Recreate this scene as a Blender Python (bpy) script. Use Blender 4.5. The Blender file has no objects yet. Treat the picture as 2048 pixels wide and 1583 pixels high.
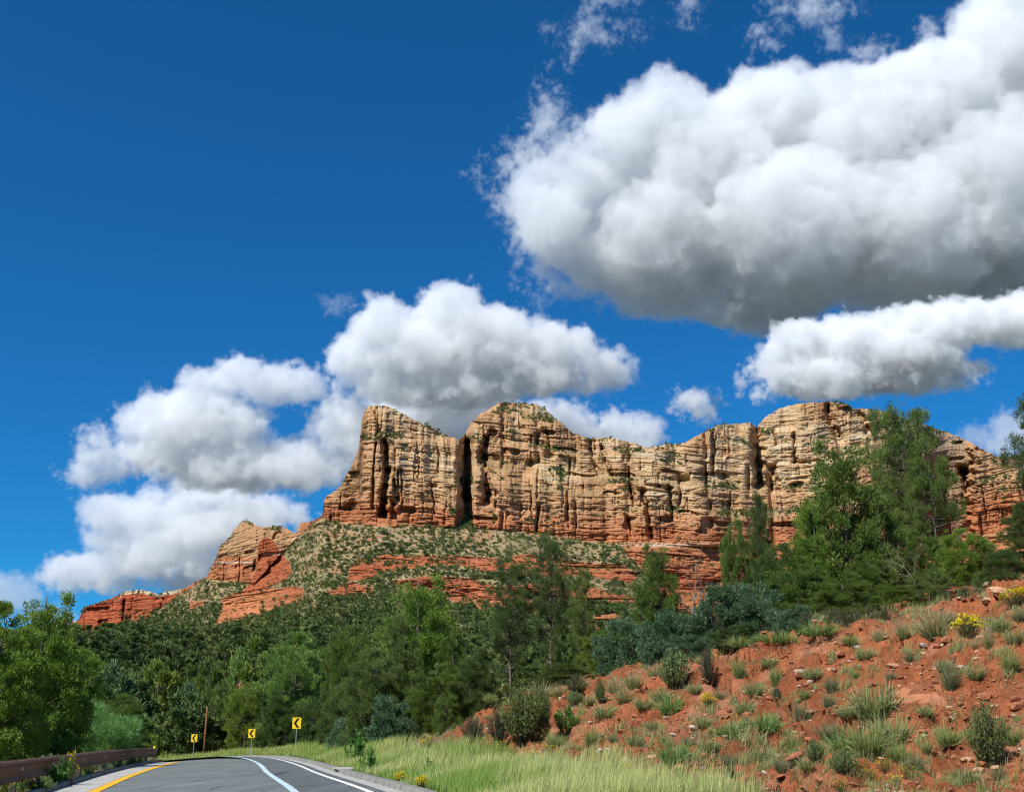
import bpy, bmesh, math, random
import numpy as np
from mathutils import Vector
sc = bpy.context.scene

# ---------------------------------------------------------------- camera, world, sun, exposure
FOC = 2300.0                       # focal length in photo pixels (photo 2048 x 1583)
PITCH = math.atan(684 / FOC)
cam = bpy.data.cameras.new('camera')
cam_o = bpy.data.objects.new('camera', cam)
sc.collection.objects.link(cam_o)
sc.camera = cam_o
cam.sensor_width = 36
cam.lens = 36 * FOC / 2048
cam.clip_start = 0.1
cam.clip_end = 60000
CAMZ = 1.4
cam_o.location = (0, 0, CAMZ)
cam_o.rotation_euler = (math.pi / 2 + PITCH, 0, 0)

SUN = Vector((-0.47, -0.50, 0.75)).normalized()
world = bpy.data.worlds.new('World')
sc.world = world
world.use_nodes = True
wn = world.node_tree
bg = wn.nodes['Background']
sky = wn.nodes.new('ShaderNodeTexSky')
sky.sky_type = 'NISHITA'
sky.sun_disc = False
sky.sun_elevation = math.asin(SUN.z)
sky.sun_rotation = math.atan2(SUN.x, SUN.y)
sky.altitude = 1400
sky.air_density = 1.0
sky.dust_density = 0.5
sky.ozone_density = 4.0
tint = wn.nodes.new('ShaderNodeMix')
tint.data_type = 'RGBA'
tint.blend_type = 'MULTIPLY'
tint.inputs['Factor'].default_value = 1.0
tint.inputs[7].default_value = (0.12, 0.75, 1.16, 1)
wn.links.new(sky.outputs[0], tint.inputs[6])
wn.links.new(tint.outputs[2], bg.inputs[0])
bg.inputs[1].default_value = 0.082
sl = bpy.data.lights.new('sun', 'SUN')
sl.energy = 5.0
sl.angle = math.radians(0.5)
sl.color = (1.0, 0.97, 0.92)
so = bpy.data.objects.new('sun', sl)
sc.collection.objects.link(so)
so.rotation_euler = SUN.to_track_quat('Z', 'Y').to_euler()
sc.view_settings.view_transform = 'Standard'
sc.view_settings.look = 'None'
sc.view_settings.exposure = 0.30
sc.view_settings.gamma = 1.0
sc.view_settings.use_curve_mapping = False
sc.cycles.volume_bounces = 6
sc.cycles.max_bounces = 10
sc.cycles.diffuse_bounces = 3
sc.cycles.transmission_bounces = 4
sc.cycles.volume_max_steps = 256
sc.cycles.use_denoising = True
sc.cycles.denoising_prefilter = 'ACCURATE'
sc.cycles.filter_width = 1.1

rng = np.random.default_rng(7)
rnd = random.Random(7)
R = math.radians
CP, SP = math.cos(PITCH), math.sin(PITCH)


def ray(px, py):
    """direction of a photo pixel, scaled so that its forward (y) part is 1"""
    u = (np.asarray(px, float) - 1024) / FOC
    v = (791.5 - np.asarray(py, float)) / FOC
    dy = CP - v * SP
    return u / dy, (SP + v * CP) / dy


def at(px, py, Y):
    a, b = ray(px, py)
    return a * Y, Y, CAMZ + b * Y


# ---------------------------------------------------------------- noise
def _h(ix, iy, iz, seed):
    n = (ix * 374761393 + iy * 668265263 + iz * 2147483647 + seed * 1274126177) & 0xFFFFFFFF
    n = ((n ^ (n >> 13)) * 1274126177) & 0xFFFFFFFF
    n = ((n ^ (n >> 16)) * 2246822519) & 0xFFFFFFFF
    return ((n ^ (n >> 15)) & 0xFFFFFF) / 16777215.0


def vn(x, y, seed=0):
    x = np.asarray(x, float); y = np.asarray(y, float)
    x, y = np.broadcast_arrays(x, y)
    ix = np.floor(x).astype(np.int64); iy = np.floor(y).astype(np.int64)
    fx = x - ix; fy = y - iy
    fx = fx * fx * fx * (fx * (fx * 6 - 15) + 10); fy = fy * fy * fy * (fy * (fy * 6 - 15) + 10)
    a = _h(ix, iy, 0, seed); b = _h(ix + 1, iy, 0, seed)
    c = _h(ix, iy + 1, 0, seed); d = _h(ix + 1, iy + 1, 0, seed)
    return (a + (b - a) * fx + (c - a) * fy + (a - b - c + d) * fx * fy) * 2 - 1


def fbm(x, y, oct=4, seed=0, gain=0.5):
    s = 0; a = 1; t = 0
    c, sn = 0.8, 0.6
    for o in range(oct):
        s = s + a * vn(x, y, seed + o * 13); t += a; a *= gain
        x, y = (x * c - y * sn) * 2.03 + 11.3, (x * sn + y * c) * 2.03 - 4.7
    return s / t * 1.4


def sst(a, b, x):
    t = np.clip((x - a) / (b - a), 0, 1)
    return t * t * (3 - 2 * t)


# ---------------------------------------------------------------- object helpers
def tag(o, label=None, cat=None, group=None, kind=None):
    if label: o['label'] = label
    if cat: o['category'] = cat
    if group: o['group'] = group
    if kind: o['kind'] = kind
    return o


def link(o, parent=None):
    sc.collection.objects.link(o)
    if parent is not None:
        o.parent = parent
    return o


def empty(name, loc=(0, 0, 0), rz=0):
    o = bpy.data.objects.new(name, None)
    o.location = loc
    o.rotation_euler = (0, 0, rz)
    o.empty_display_size = 0.2
    return link(o)


def np_mesh(name, V, F, mats=(), smooth=False, col=None, midx=None):
    V = np.asarray(V, np.float32); F = np.asarray(F, np.int32)
    me = bpy.data.meshes.new(name)
    k = F.shape[1]
    me.vertices.add(len(V)); me.vertices.foreach_set('co', V.ravel())
    me.loops.add(F.size); me.loops.foreach_set('vertex_index', F.ravel())
    me.polygons.add(len(F))
    me.polygons.foreach_set('loop_start', np.arange(0, F.size, k, dtype=np.int32))
    me.polygons.foreach_set('loop_total', np.full(len(F), k, np.int32))
    if midx is not None:
        me.polygons.foreach_set('material_index', np.asarray(midx, np.int32))
    me.polygons.foreach_set('use_smooth', np.full(len(F), smooth))
    for m in mats:
        me.materials.append(m)
    if col is not None:
        at_ = me.color_attributes.new('tone', 'FLOAT_COLOR', 'POINT')
        c = np.ones((len(V), 4), np.float32); c[:, :3] = col
        at_.data.foreach_set('color', c.ravel())
    me.update(calc_edges=True)
    return me


def np_obj(name, V, F, mats=(), parent=None, **k):
    return link(bpy.data.objects.new(name, np_mesh(name, V, F, mats, **k)), parent)


def grid_faces(nr, nc, wrap=False):
    r, c = np.meshgrid(np.arange(nr - 1), np.arange(nc if wrap else nc - 1), indexing='ij')
    c2 = (c + 1) % nc
    return np.stack([r * nc + c, r * nc + c2, (r + 1) * nc + c2, (r + 1) * nc + c], -1).reshape(-1, 4)


def tube(pts, rads, seg=6):
    """tapered tube along a polyline -> verts, quad faces"""
    pts = [Vector(p) for p in pts]
    V = []
    for i, p in enumerate(pts):
        d = (pts[min(i + 1, len(pts) - 1)] - pts[max(i - 1, 0)])
        if d.length < 1e-9: d = Vector((0, 0, 1))
        d.normalize()
        a = d.orthogonal().normalized() if i == 0 else (pa - d * pa.dot(d)).normalized()
        pa = a
        b = d.cross(a)
        for k in range(seg):
            t = 2 * math.pi * k / seg
            V.append(p + (a * math.cos(t) + b * math.sin(t)) * rads[i])
    F = grid_faces(len(pts), seg, True)
    V = np.array([tuple(v) for v in V])
    n = len(V)
    V = np.vstack([V, np.array([tuple(pts[0]), tuple(pts[-1])])])
    caps = []
    for k in range(seg):
        caps.append((n, (k + 1) % seg, k, n)); caps.append((n + 1, n - seg + k, n - seg + (k + 1) % seg, n + 1))
    return V, F, np.array([(c[0], c[1], c[2]) for c in caps])


class MB:
    """collects pieces into one mesh (quads and triangles)"""
    def __init__(s): s.v = []; s.f = []; s.m = []; s.n = 0
    def add(s, V, F, mi=0):
        V = [tuple(v) for v in V]
        s.v += V
        for f in F:
            s.f.append(tuple(int(i) + s.n for i in f)); s.m.append(mi)
        s.n += len(V)
    def tube(s, pts, rads, seg=6, mi=0):
        V, F, C_ = tube(pts, rads, seg)
        s.add(V, list(F) + list(C_), mi)
    def box(s, c, size, rz=0.0, mi=0, taper=1.0):
        x, y, z = size[0] / 2, size[1] / 2, size[2] / 2
        V = []
        for dz, t in ((-z, 1.0), (z, taper)):
            for dx, dy in ((-x, -y), (x, -y), (x, y), (-x, y)):
                a, b = dx * t, dy * t
                V.append((c[0] + a * math.cos(rz) - b * math.sin(rz), c[1] + a * math.sin(rz) + b * math.cos(rz), c[2] + dz))
        s.add(V, [(0, 3, 2, 1), (4, 5, 6, 7), (0, 1, 5, 4), (1, 2, 6, 5), (2, 3, 7, 6), (3, 0, 4, 7)], mi)
    def build(s, name, mats, parent=None, smooth=False, bevel=0):
        me = bpy.data.meshes.new(name)
        me.from_pydata(s.v, [], s.f)
        for m in (mats if isinstance(mats, (list, tuple)) else [mats]): me.materials.append(m)
        me.polygons.foreach_set('material_index', s.m)
        me.polygons.foreach_set('use_smooth', [smooth] * len(s.f))
        o = bpy.data.objects.new(name, me)
        if bevel:
            b = o.modifiers.new('bevel', 'BEVEL'); b.width = bevel; b.segments = 2; b.limit_method = 'ANGLE'
        return link(o, parent)


# ---------------------------------------------------------------- materials
class Mat:
    def __init__(s, name, rough=0.9, spec=0.2):
        s.m = bpy.data.materials.new(name); s.m.use_nodes = True
        s.t = s.m.node_tree; s.N = s.t.nodes; s.L = s.t.links
        s.b = s.N['Principled BSDF']
        s.b.inputs['Roughness'].default_value = rough
        s.b.inputs['Specular IOR Level'].default_value = spec
    def _set(s, i, v):
        if isinstance(v, bpy.types.NodeSocket): s.L.new(v, i)
        elif v is not None:
            if isinstance(v, tuple) and len(v) == 3 and i.type == 'RGBA': v = (*v, 1)
            i.default_value = v
    def coord(s, kind='Object'):
        return s.N.new('ShaderNodeTexCoord').outputs[kind]
    def geo(s):
        return s.N.new('ShaderNodeNewGeometry').outputs['Position']
    def map(s, vec, scale):
        n = s.N.new('ShaderNodeMapping'); s.L.new(vec, n.inputs[0]); n.inputs['Scale'].default_value = scale
        return n.outputs[0]
    def noise(s, vec, scale, det=4, rough=.55, dist=0.):
        n = s.N.new('ShaderNodeTexNoise'); s.L.new(vec, n.inputs['Vector'])
        n.inputs['Scale'].default_value = scale; n.inputs['Detail'].default_value = det
        n.inputs['Roughness'].default_value = rough; n.inputs['Distortion'].default_value = dist
        return n.outputs[0]
    def voro(s, vec, scale, out='Distance', feat='F1'):
        n = s.N.new('ShaderNodeTexVoronoi'); n.feature = feat; s.L.new(vec, n.inputs['Vector']); n.inputs['Scale'].default_value = scale
        return n.outputs[out]
    def ramp(s, fac, stops):
        n = s.N.new('ShaderNodeValToRGB'); s.L.new(fac, n.inputs[0])
        e = n.color_ramp.elements
        while len(e) < len(stops): e.new(0.5)
        for k, (p, c) in enumerate(stops):
            e[k].position = p
            e[k].color = (*c, 1) if isinstance(c, tuple) else (c, c, c, 1)
        return n.outputs[0]
    def mix(s, fac, a, b, mode='MIX'):
        n = s.N.new('ShaderNodeMix'); n.data_type = 'RGBA'; n.blend_type = mode
        s._set(n.inputs[0], fac); s._set(n.inputs[6], a); s._set(n.inputs[7], b)
        return n.outputs[2]
    def math(s, op, a, b=None, clamp=False):
        n = s.N.new('ShaderNodeMath'); n.operation = op; n.use_clamp = clamp
        s._set(n.inputs[0], a)
        if b is not None: s._set(n.inputs[1], b)
        return n.outputs[0]
    def attr(s, name='tone'):
        n = s.N.new('ShaderNodeAttribute'); n.attribute_name = name
        return n.outputs['Color']
    def color(s, v): s._set(s.b.inputs['Base Color'], v); return s
    def bump(s, h, strength=.5, dist=.05):
        n = s.N.new('ShaderNodeBump'); s.L.new(h, n.inputs['Height'])
        n.inputs['Strength'].default_value = strength; n.inputs['Distance'].default_value = dist
        s.L.new(n.outputs[0], s.b.inputs['Normal']); return s


def simple(name, c, rough=.85, var=.15, scale=8., spec=.2, metal=0., bump=0., bd=.01):
    m = Mat(name, rough, spec)
    v = m.noise(m.coord(), scale, 5)
    lo = tuple(max(0, x * (1 - var * 2)) for x in c); hi = tuple(min(1, x * (1 + var * 2)) for x in c)
    m.color(m.ramp(v, [(.25, lo), (.75, hi)]))
    m.b.inputs['Metallic'].default_value = metal
    if bump: m.bump(m.noise(m.coord(), scale * 4, 4), bump, bd)
    return m.m


def foliage_mat(name, trans=.25, rough=.65):
    """albedo = object colour x per-leaf tone"""
    m = Mat(name, rough, .25)
    oi = m.N.new('ShaderNodeObjectInfo')
    c = m.mix(1.0, oi.outputs['Color'], m.attr('tone'), 'MULTIPLY')
    m.color(c)
    tr = m.N.new('ShaderNodeBsdfTranslucent')
    c2 = m.mix(1.0, c, (1.25, 1.3, .6), 'MULTIPLY')
    m.L.new(c2, tr.inputs[0])
    mx = m.N.new('ShaderNodeMixShader'); mx.inputs[0].default_value = trans
    m.L.new(m.b.outputs[0], mx.inputs[1]); m.L.new(tr.outputs[0], mx.inputs[2])
    m.L.new(mx.outputs[0], m.N['Material Output'].inputs[0])
    return m.m


MF = foliage_mat('foliage', .30)
MG = foliage_mat('grass_blade', .35)
def bark_mat():
    m = Mat('bark', .95, .1)
    v = m.noise(m.map(m.coord(), (6, 6, 1)), 3, 6, .7)
    oi = m.N.new('ShaderNodeObjectInfo')
    m.color(m.ramp(v, [(.3, (.05, .04, .033)), (.55, (.14, .115, .095)), (.8, (.26, .23, .20))]))
    m.bump(v, .8, .03)
    return m.m
MBARK = bark_mat()
MDEAD = simple('dead_wood', (.20, .17, .145), .9, .25, 6, bump=.6, bd=.02)

# ---------------------------------------------------------------- clouds (real volumes, kilometres away)
def cloud(label, D, blobs, seed=0, res=5.0, warp=22, amp=.75, base=95, dens=1 / 12., thick=1.0, gain=8.0, detail=8, group=None, soft=.25, name='cloud', thin=1.0, bias=.12, puff=1.45):
    cx = sum(b[0] for b in blobs) / len(blobs); cy = sum(b[1] for b in blobs) / len(blobs)
    a, b_ = ray(cx, cy)
    s = D / FOC * (1.0 / (CP - (791.5 - cy) / FOC * SP))
    ng = bpy.data.node_groups.new('cloud_field', 'GeometryNodeTree')
    ng.interface.new_socket('Geometry', in_out='OUTPUT', socket_type='NodeSocketGeometry')
    N = ng.nodes; L = ng.links

    def V(op, *a):
        n = N.new('ShaderNodeVectorMath'); n.operation = op
        for i, x in enumerate(a):
            if isinstance(x, (tuple, list)): n.inputs[i].default_value = x
            else: L.new(x, n.inputs[i])
        return n.outputs['Value' if op == 'LENGTH' else 'Vector']

    def M(op, *a, clamp=False):
        n = N.new('ShaderNodeMath'); n.operation = op; n.use_clamp = clamp
        for i, x in enumerate(a):
            if isinstance(x, (int, float)): n.inputs[i].default_value = x
            else: L.new(x, n.inputs[i])
        return n.outputs[0]

    def noise(vec, scale, det, rough=.6):
        n = N.new('ShaderNodeTexNoise'); n.inputs['Scale'].default_value = scale
        n.inputs['Detail'].default_value = det; n.inputs['Roughness'].default_value = rough
        L.new(vec, n.inputs['Vector']); return n
    pos = N.new('GeometryNodeInputPosition').outputs[0]
    p0 = V('ADD', pos, (seed * 917. + 3., seed * 333. + 7., 0.))
    wv = V('SUBTRACT', noise(p0, 1 / base, 4).outputs['Color'], (.5, .5, .5))
    p = V('ADD', pos, V('MULTIPLY', wv, (warp * 2., warp * 2., warp * 2.)))
    f = None
    for b in blobs:
        x, y, rx, ry = b[:4]
        dz = b[4] if len(b) > 4 else 0
        rd = (rx + ry) * .5 * thick
        q = V('MULTIPLY', V('SUBTRACT', p, (x - cx, dz, cy - y)), (1 / rx, 1 / rd, 1 / ry))
        d = M('MULTIPLY', M('SUBTRACT', 1., V('LENGTH', q)), min(rx, ry) / 60.)
        if f is None: f = d
        else: f = M('SMOOTH_MAX', f, d, soft)
    n1 = noise(p0, 1 / base, detail, .70)
    n2 = noise(p0, 3.4 / base, 6, .74)
    g = M('ADD', f, M('MULTIPLY', M('SUBTRACT', n1.outputs[0], .5), amp * 2))
    g = M('ADD', g, M('MULTIPLY', M('SUBTRACT', n2.outputs[0], .47), amp * 1.3))
    g = M('ADD', g, bias)
    vo = N.new('ShaderNodeTexVoronoi'); vo.feature = 'F1'; vo.normalize = True
    L.new(p, vo.inputs['Vector']); vo.inputs['Scale'].default_value = 1.7 / base
    vo.inputs['Detail'].default_value = 3.0; vo.inputs['Roughness'].default_value = .55; vo.inputs['Lacunarity'].default_value = 2.3
    g = M('ADD', g, M('MULTIPLY', M('SUBTRACT', .28, vo.outputs['Distance']), puff))
    dn = M('MULTIPLY', g, gain, clamp=True)
    vc = N.new('GeometryNodeVolumeCube')
    L.new(dn, vc.inputs['Density'])
    e = 24 + warp * .5 + amp * 14
    x0 = min(b[0] - b[2] for b in blobs) - cx - e; x1 = max(b[0] + b[2] for b in blobs) - cx + e
    z0 = cy - max(b[1] + b[3] for b in blobs) - e; z1 = cy - min(b[1] - b[3] for b in blobs) + e
    rr = max((b[2] + b[3]) / 2 * thick + abs(b[4] if len(b) > 4 else 0) for b in blobs) + e
    vc.inputs['Min'].default_value = (x0, -rr, z0); vc.inputs['Max'].default_value = (x1, rr, z1)
    for k, (lo, hi) in zip('XYZ', ((x0, x1), (-rr, rr), (z0, z1))):
        vc.inputs['Resolution ' + k].default_value = max(6, int((hi - lo) / (res if k != 'Y' else res * 1.9)))
    m = bpy.data.materials.new('cloud_vapour'); m.use_nodes = True; n = m.node_tree; n.nodes.clear()
    out = n.nodes.new('ShaderNodeOutputMaterial'); v = n.nodes.new('ShaderNodeVolumePrincipled')
    v.inputs['Color'].default_value = (1, 1, 1, 1); v.inputs['Density'].default_value = dens * thin / s
    v.inputs['Anisotropy'].default_value = 0.0
    n.links.new(v.outputs[0], out.inputs['Volume'])
    sm = N.new('GeometryNodeSetMaterial'); sm.inputs['Material'].default_value = m
    L.new(vc.outputs[0], sm.inputs[0])
    go = N.new('NodeGroupOutput'); L.new(sm.outputs[0], go.inputs[0])
    me = bpy.data.volumes.new(name); me.materials.append(m)
    o = bpy.data.objects.new(name, me); sc.collection.objects.link(o)
    mo = o.modifiers.new('vapour', 'NODES'); mo.node_group = ng
    o.location = at(cx, cy, D); o.rotation_euler = (PITCH, 0, 0); o.scale = (s, s, s)
    tag(o, label, 'cloud', group)
    return o


cloud('huge white cumulus with grey underside filling the upper right sky', 5200,
      [(1335, 235, 85, 85), (1250, 300, 90, 90), (1170, 365, 90, 75), (1080, 375, 55, 60), (1110, 460, 75, 80, -30), (1190, 500, 100, 80),
       (1330, 480, 170, 130), (1420, 360, 190, 170, 40), (1390, 575, 150, 65), (1560, 250, 130, 125, 30), (1480, 245, 70, 70),
       (1560, 470, 190, 165, -60), (1530, 600, 130, 55), (1700, 300, 170, 165, 30), (1770, 480, 210, 140, -60), (1860, 220, 150, 130),
       (1960, 400, 170, 190, -40), (1950, 560, 150, 60), (2060, 110, 130, 190, 40), (2150, 330, 170, 200), (2130, 520, 150, 90), (2000, 120, 70, 110)],
      seed=1, res=3.9, warp=26, amp=.85, base=120, dens=1 / 19., gain=8.0)
cloud('shredded wisps clinging off the left tip of the huge cloud', 5150,
      [(1100, 235, 30, 60), (1060, 300, 42, 42), (1010, 350, 40, 32), (1030, 400, 38, 40), (1130, 290, 36, 36), (1185, 245, 26, 20), (1060, 470, 30, 30), (1085, 540, 40, 30), (1140, 585, 50, 22)],
      seed=2, res=2.8, warp=38, amp=1.6, base=52, dens=1 / 24., gain=4., thin=.85, bias=-.10, puff=.8)
cloud('broad white cumulus above the twin summits of the butte', 6400,
      [(905, 640, 75, 70), (770, 665, 65, 60), (850, 700, 120, 75), (970, 690, 110, 75), (1100, 700, 85, 50), (1190, 740, 65, 36), (1060, 750, 110, 38),
       (720, 720, 62, 50), (790, 765, 90, 36), (920, 775, 130, 40), (760, 620, 26, 24)], seed=3, res=3.7, warp=20, amp=.7, base=80, dens=1 / 12.)
cloud('lower grey white cloud peeping up between the two summits', 7000,
      [(800, 825, 66, 42), (880, 820, 90, 52), (960, 820, 66, 44), (760, 840, 40, 30), (870, 880, 90, 50), (1110, 835, 50, 36), (1150, 870, 60, 40), (1220, 860, 50, 36), (1290, 865, 34, 34), (1250, 900, 70, 40)],
      seed=4, res=3.7, warp=18, amp=.7, base=60, dens=1 / 12.)
cloud('white billowing cloud left of the butte with a blue gap in it', 6600,
      [(395, 845, 110, 66), (300, 840, 50, 45), (455, 850, 80, 54), (330, 900, 80, 46), (450, 925, 130, 52), (560, 935, 110, 40), (640, 930, 60, 34),
       (470, 755, 55, 36), (540, 770, 50, 36), (605, 775, 45, 34), (665, 840, 40, 50), (700, 850, 46, 50), (668, 895, 46, 34), (400, 770, 36, 24), (720, 880, 50, 60)],
      seed=5, res=3.7, warp=20, amp=.65, base=75, dens=1 / 12.)
cloud('small ragged upright cloud at the far left of the white billows', 6500,
      [(188, 885, 24, 26), (200, 915, 36, 28), (175, 945, 34, 24), (225, 935, 24, 22)], seed=6, res=3.5, warp=18, amp=.8, base=44, dens=1 / 12., thin=.8)
cloud('long layered cloud low in the sky above the small left butte', 7600,
      [(225, 1030, 55, 42), (320, 1035, 80, 42), (400, 1060, 110, 48), (500, 1035, 100, 40), (420, 990, 90, 32), (540, 1040, 60, 36), (250, 1090, 70, 38), (330, 1110, 120, 36), (400, 1130, 90, 26)],
      seed=7, res=3.7, warp=18, amp=.65, base=70, dens=1 / 13.)
cloud('low rounded cloud sitting just above the left red mesa', 7800,
      [(150, 1145, 58, 34), (205, 1150, 52, 26), (245, 1165, 36, 14), (370, 1165, 60, 16)], seed=8, res=3.4, warp=14, amp=.6, base=50, dens=1 / 12.)
cloud('cloud cut off by the left edge of the photo near the skyline', 8200,
      [(0, 1185, 60, 34), (40, 1200, 36, 20), (110, 1228, 26, 14), (70, 1225, 30, 12)], seed=9, res=3.4, warp=14, amp=.6, base=44, dens=1 / 28.)
cloud('flat based white cloud beneath the huge grey one on the right', 4300,
      [(1620, 678, 66, 38), (1700, 690, 110, 50), (1560, 715, 42, 34), (1660, 745, 130, 42), (1800, 745, 125, 34), (1850, 660, 100, 45), (1960, 645, 100, 45), (2080, 640, 100, 55), (1640, 778, 70, 12), (1780, 700, 130, 50)],
      seed=10, res=3.7, warp=18, amp=.65, base=75, dens=1 / 12.)
cloud('tiny puff alone in the blue between the summits and the dome', 6300,
      [(1395, 805, 26, 16), (1408, 822, 20, 16), (1380, 798, 18, 12)], seed=11, res=3, warp=14, amp=.75, base=34, dens=1 / 12.)
cloud('small white cloud at the right edge above the far ridge', 6900,
      [(2025, 860, 42, 38), (2070, 880, 50, 50), (1940, 872, 22, 14), (2010, 895, 50, 24)], seed=12, res=3.5, warp=14, amp=.65, base=44, dens=1 / 28.)
cloud('thin broken wisps near the top edge right of centre', 5000,
      [(1180, 65, 60, 18), (1215, 15, 42, 24), (1145, 90, 20, 34), (1270, 0, 30, 14), (1380, 15, 30, 30), (1395, 45, 16, 16)],
      seed=13, res=2.5, warp=34, amp=1.5, base=52, dens=1 / 24., gain=3.6, thin=.8, bias=-.12, puff=.8)
cloud('white wisp hanging from the top edge above the huge cloud', 5000,
      [(1610, 15, 60, 30), (1600, 40, 26, 20), (1680, 5, 40, 14)],
      seed=14, res=2.6, warp=28, amp=1.2, base=56, dens=1 / 24., gain=4, thin=.85, bias=-.05, puff=1.)
cloud('torn scraps of cloud just over the top of the huge one', 5050,
      [(1530, 92, 26, 18), (1510, 68, 14, 12), (1665, 85, 22, 22), (1725, 105, 34, 26), (1760, 95, 20, 18), (1865, 60, 24, 20), (1900, 110, 30, 20)],
      seed=15, res=2.5, warp=30, amp=1.5, base=44, dens=1 / 22., gain=3.6, thin=.8, bias=-.14, puff=.8)
cloud('faint scrap of cloud alone in the blue left of centre', 6000,
      [(672, 612, 14, 10), (680, 604, 10, 6)], seed=16, res=3, warp=10, amp=.7, base=26, dens=1 / 36., thin=.6)

# ---------------------------------------------------------------- the butte
def inpoly(px, py, poly):
    r = np.zeros(px.shape, bool)
    n = len(poly)
    for i in range(n):
        x1, y1 = poly[i]; x2, y2 = poly[(i + 1) % n]
        if y1 == y2: continue
        c = ((y1 > py) != (y2 > py)) & (px < (x2 - x1) * (py - y1) / (y2 - y1) + x1)
        r ^= c
    return r


def blur(a, k, axis):
    if k < 1: return a
    w = np.hanning(2 * k + 3)[1:-1]; w /= w.sum()
    return np.apply_along_axis(lambda v: np.convolve(np.pad(v, k, 'edge'), w, 'valid'), axis, a)


SKY = [(-60, 1290), (60, 1280), (110, 1268), (135, 1256), (158, 1238), (167, 1214), (200, 1203), (237, 1190), (247, 1182), (280, 1178), (319, 1187), (332, 1181), (355, 1180),
       (384, 1168), (413, 1154), (434, 1113), (438, 1092), (458, 1077), (467, 1061), (480, 1046), (493, 1039), (506, 1045), (519, 1055), (551, 1052), (574, 1056),
       (590, 1066), (597, 1052), (601, 1045), (612, 1044), (622, 1042), (634, 1036), (645, 1031), (648, 997), (667, 982), (680, 973), (689, 956), (705, 929), (717, 897),
       (721, 862), (725, 833), (733, 814), (749, 809), (778, 813), (802, 824), (825, 838), (854, 850), (884, 866), (901, 874), (916, 879), (925, 876), (931, 866),
       (942, 844), (960, 828), (986, 812), (998, 804), (1030, 806), (1071, 807), (1089, 818), (1118, 841), (1147, 866), (1177, 877), (1216, 874), (1268, 885),
       (1295, 895), (1334, 887), (1369, 887), (1387, 874), (1422, 856), (1439, 849), (1501, 845), (1514, 853), (1531, 833), (1558, 816), (1588, 808), (1654, 803),
       (1694, 808), (1711, 817), (1742, 817), (1786, 830), (1834, 844), (1895, 863), (1922, 875), (1961, 896), (1983, 908), (2009, 921), (2048, 948), (2120, 985), (2250, 1050), (2400, 1120)]
BASE = [(-60, 1310), (135, 1258), (150, 1268), (200, 1255), (270, 1238), (322, 1215), (355, 1190), (413, 1156), (450, 1162), (480, 1165), (510, 1165), (600, 1068), (645, 1034), (660, 1046), (720, 1047), (760, 1051), (830, 1053),
        (920, 1056), (935, 1030), (950, 1056), (1010, 1060), (1080, 1069), (1160, 1081), (1230, 1087), (1440, 1090), (1700, 1090), (1850, 1080), (1930, 1075), (2048, 1060), (2400, 1120)]
RBASE = [(-60, 1800), (135, 1720), (330, 1620), (420, 1430), (600, 1300), (640, 1205), (770, 1180), (930, 1200), (1000, 1205), (1170, 1235), (1300, 1220), (1420, 1235), (1530, 1255),
         (1650, 1235), (1740, 1240), (1930, 1260), (2048, 1250), (2400, 1330)]
RED = [[(135, 1262), (158, 1238), (167, 1214), (200, 1203), (237, 1190), (247, 1182), (280, 1178), (319, 1187), (335, 1182), (355, 1180), (345, 1197), (322, 1215), (310, 1230), (270, 1240), (235, 1252), (200, 1262), (150, 1272)],
       [(517, 1085), (527, 1073), (547, 1080), (560, 1103), (580, 1120), (585, 1142), (575, 1157), (552, 1167), (520, 1182), (480, 1186), (500, 1166), (513, 1140), (515, 1105)],
       [(440, 1196), (470, 1186), (510, 1180), (590, 1171), (612, 1180), (608, 1196), (570, 1212), (530, 1227), (480, 1241), (412, 1258), (440, 1236), (446, 1216)],
       [(376, 1206), (412, 1199), (406, 1213), (380, 1217)],
       [(700, 1138), (715, 1118), (770, 1108), (900, 1112), (1000, 1114), (1060, 1108), (1130, 1119), (1200, 1126), (1250, 1131), (1275, 1150), (1262, 1166), (1180, 1152), (1100, 1149), (1060, 1151), (1010, 1139), (960, 1144), (930, 1131), (880, 1130), (820, 1135), (760, 1142), (735, 1156), (692, 1162)],
       [(654, 1182), (690, 1165), (742, 1170), (747, 1179), (700, 1189), (664, 1191)],
       [(780, 1162), (860, 1150), (920, 1158), (960, 1160), (1000, 1174), (1060, 1164), (1170, 1174), (1250, 1188), (1285, 1206), (1200, 1206), (1100, 1200), (1060, 1198), (1080, 1231), (990, 1233), (930, 1216), (880, 1188), (800, 1176)],
       [(1170, 1231), (1230, 1225), (1262, 1245), (1252, 1266), (1190, 1264), (1160, 1250)],
       [(1236, 1088), (1460, 1086), (1700, 1090), (1900, 1080), (2048, 1064), (2300, 1100), (2300, 1290), (1300, 1290), (1284, 1250), (1300, 1200), (1290, 1150), (1262, 1116)]]
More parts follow.
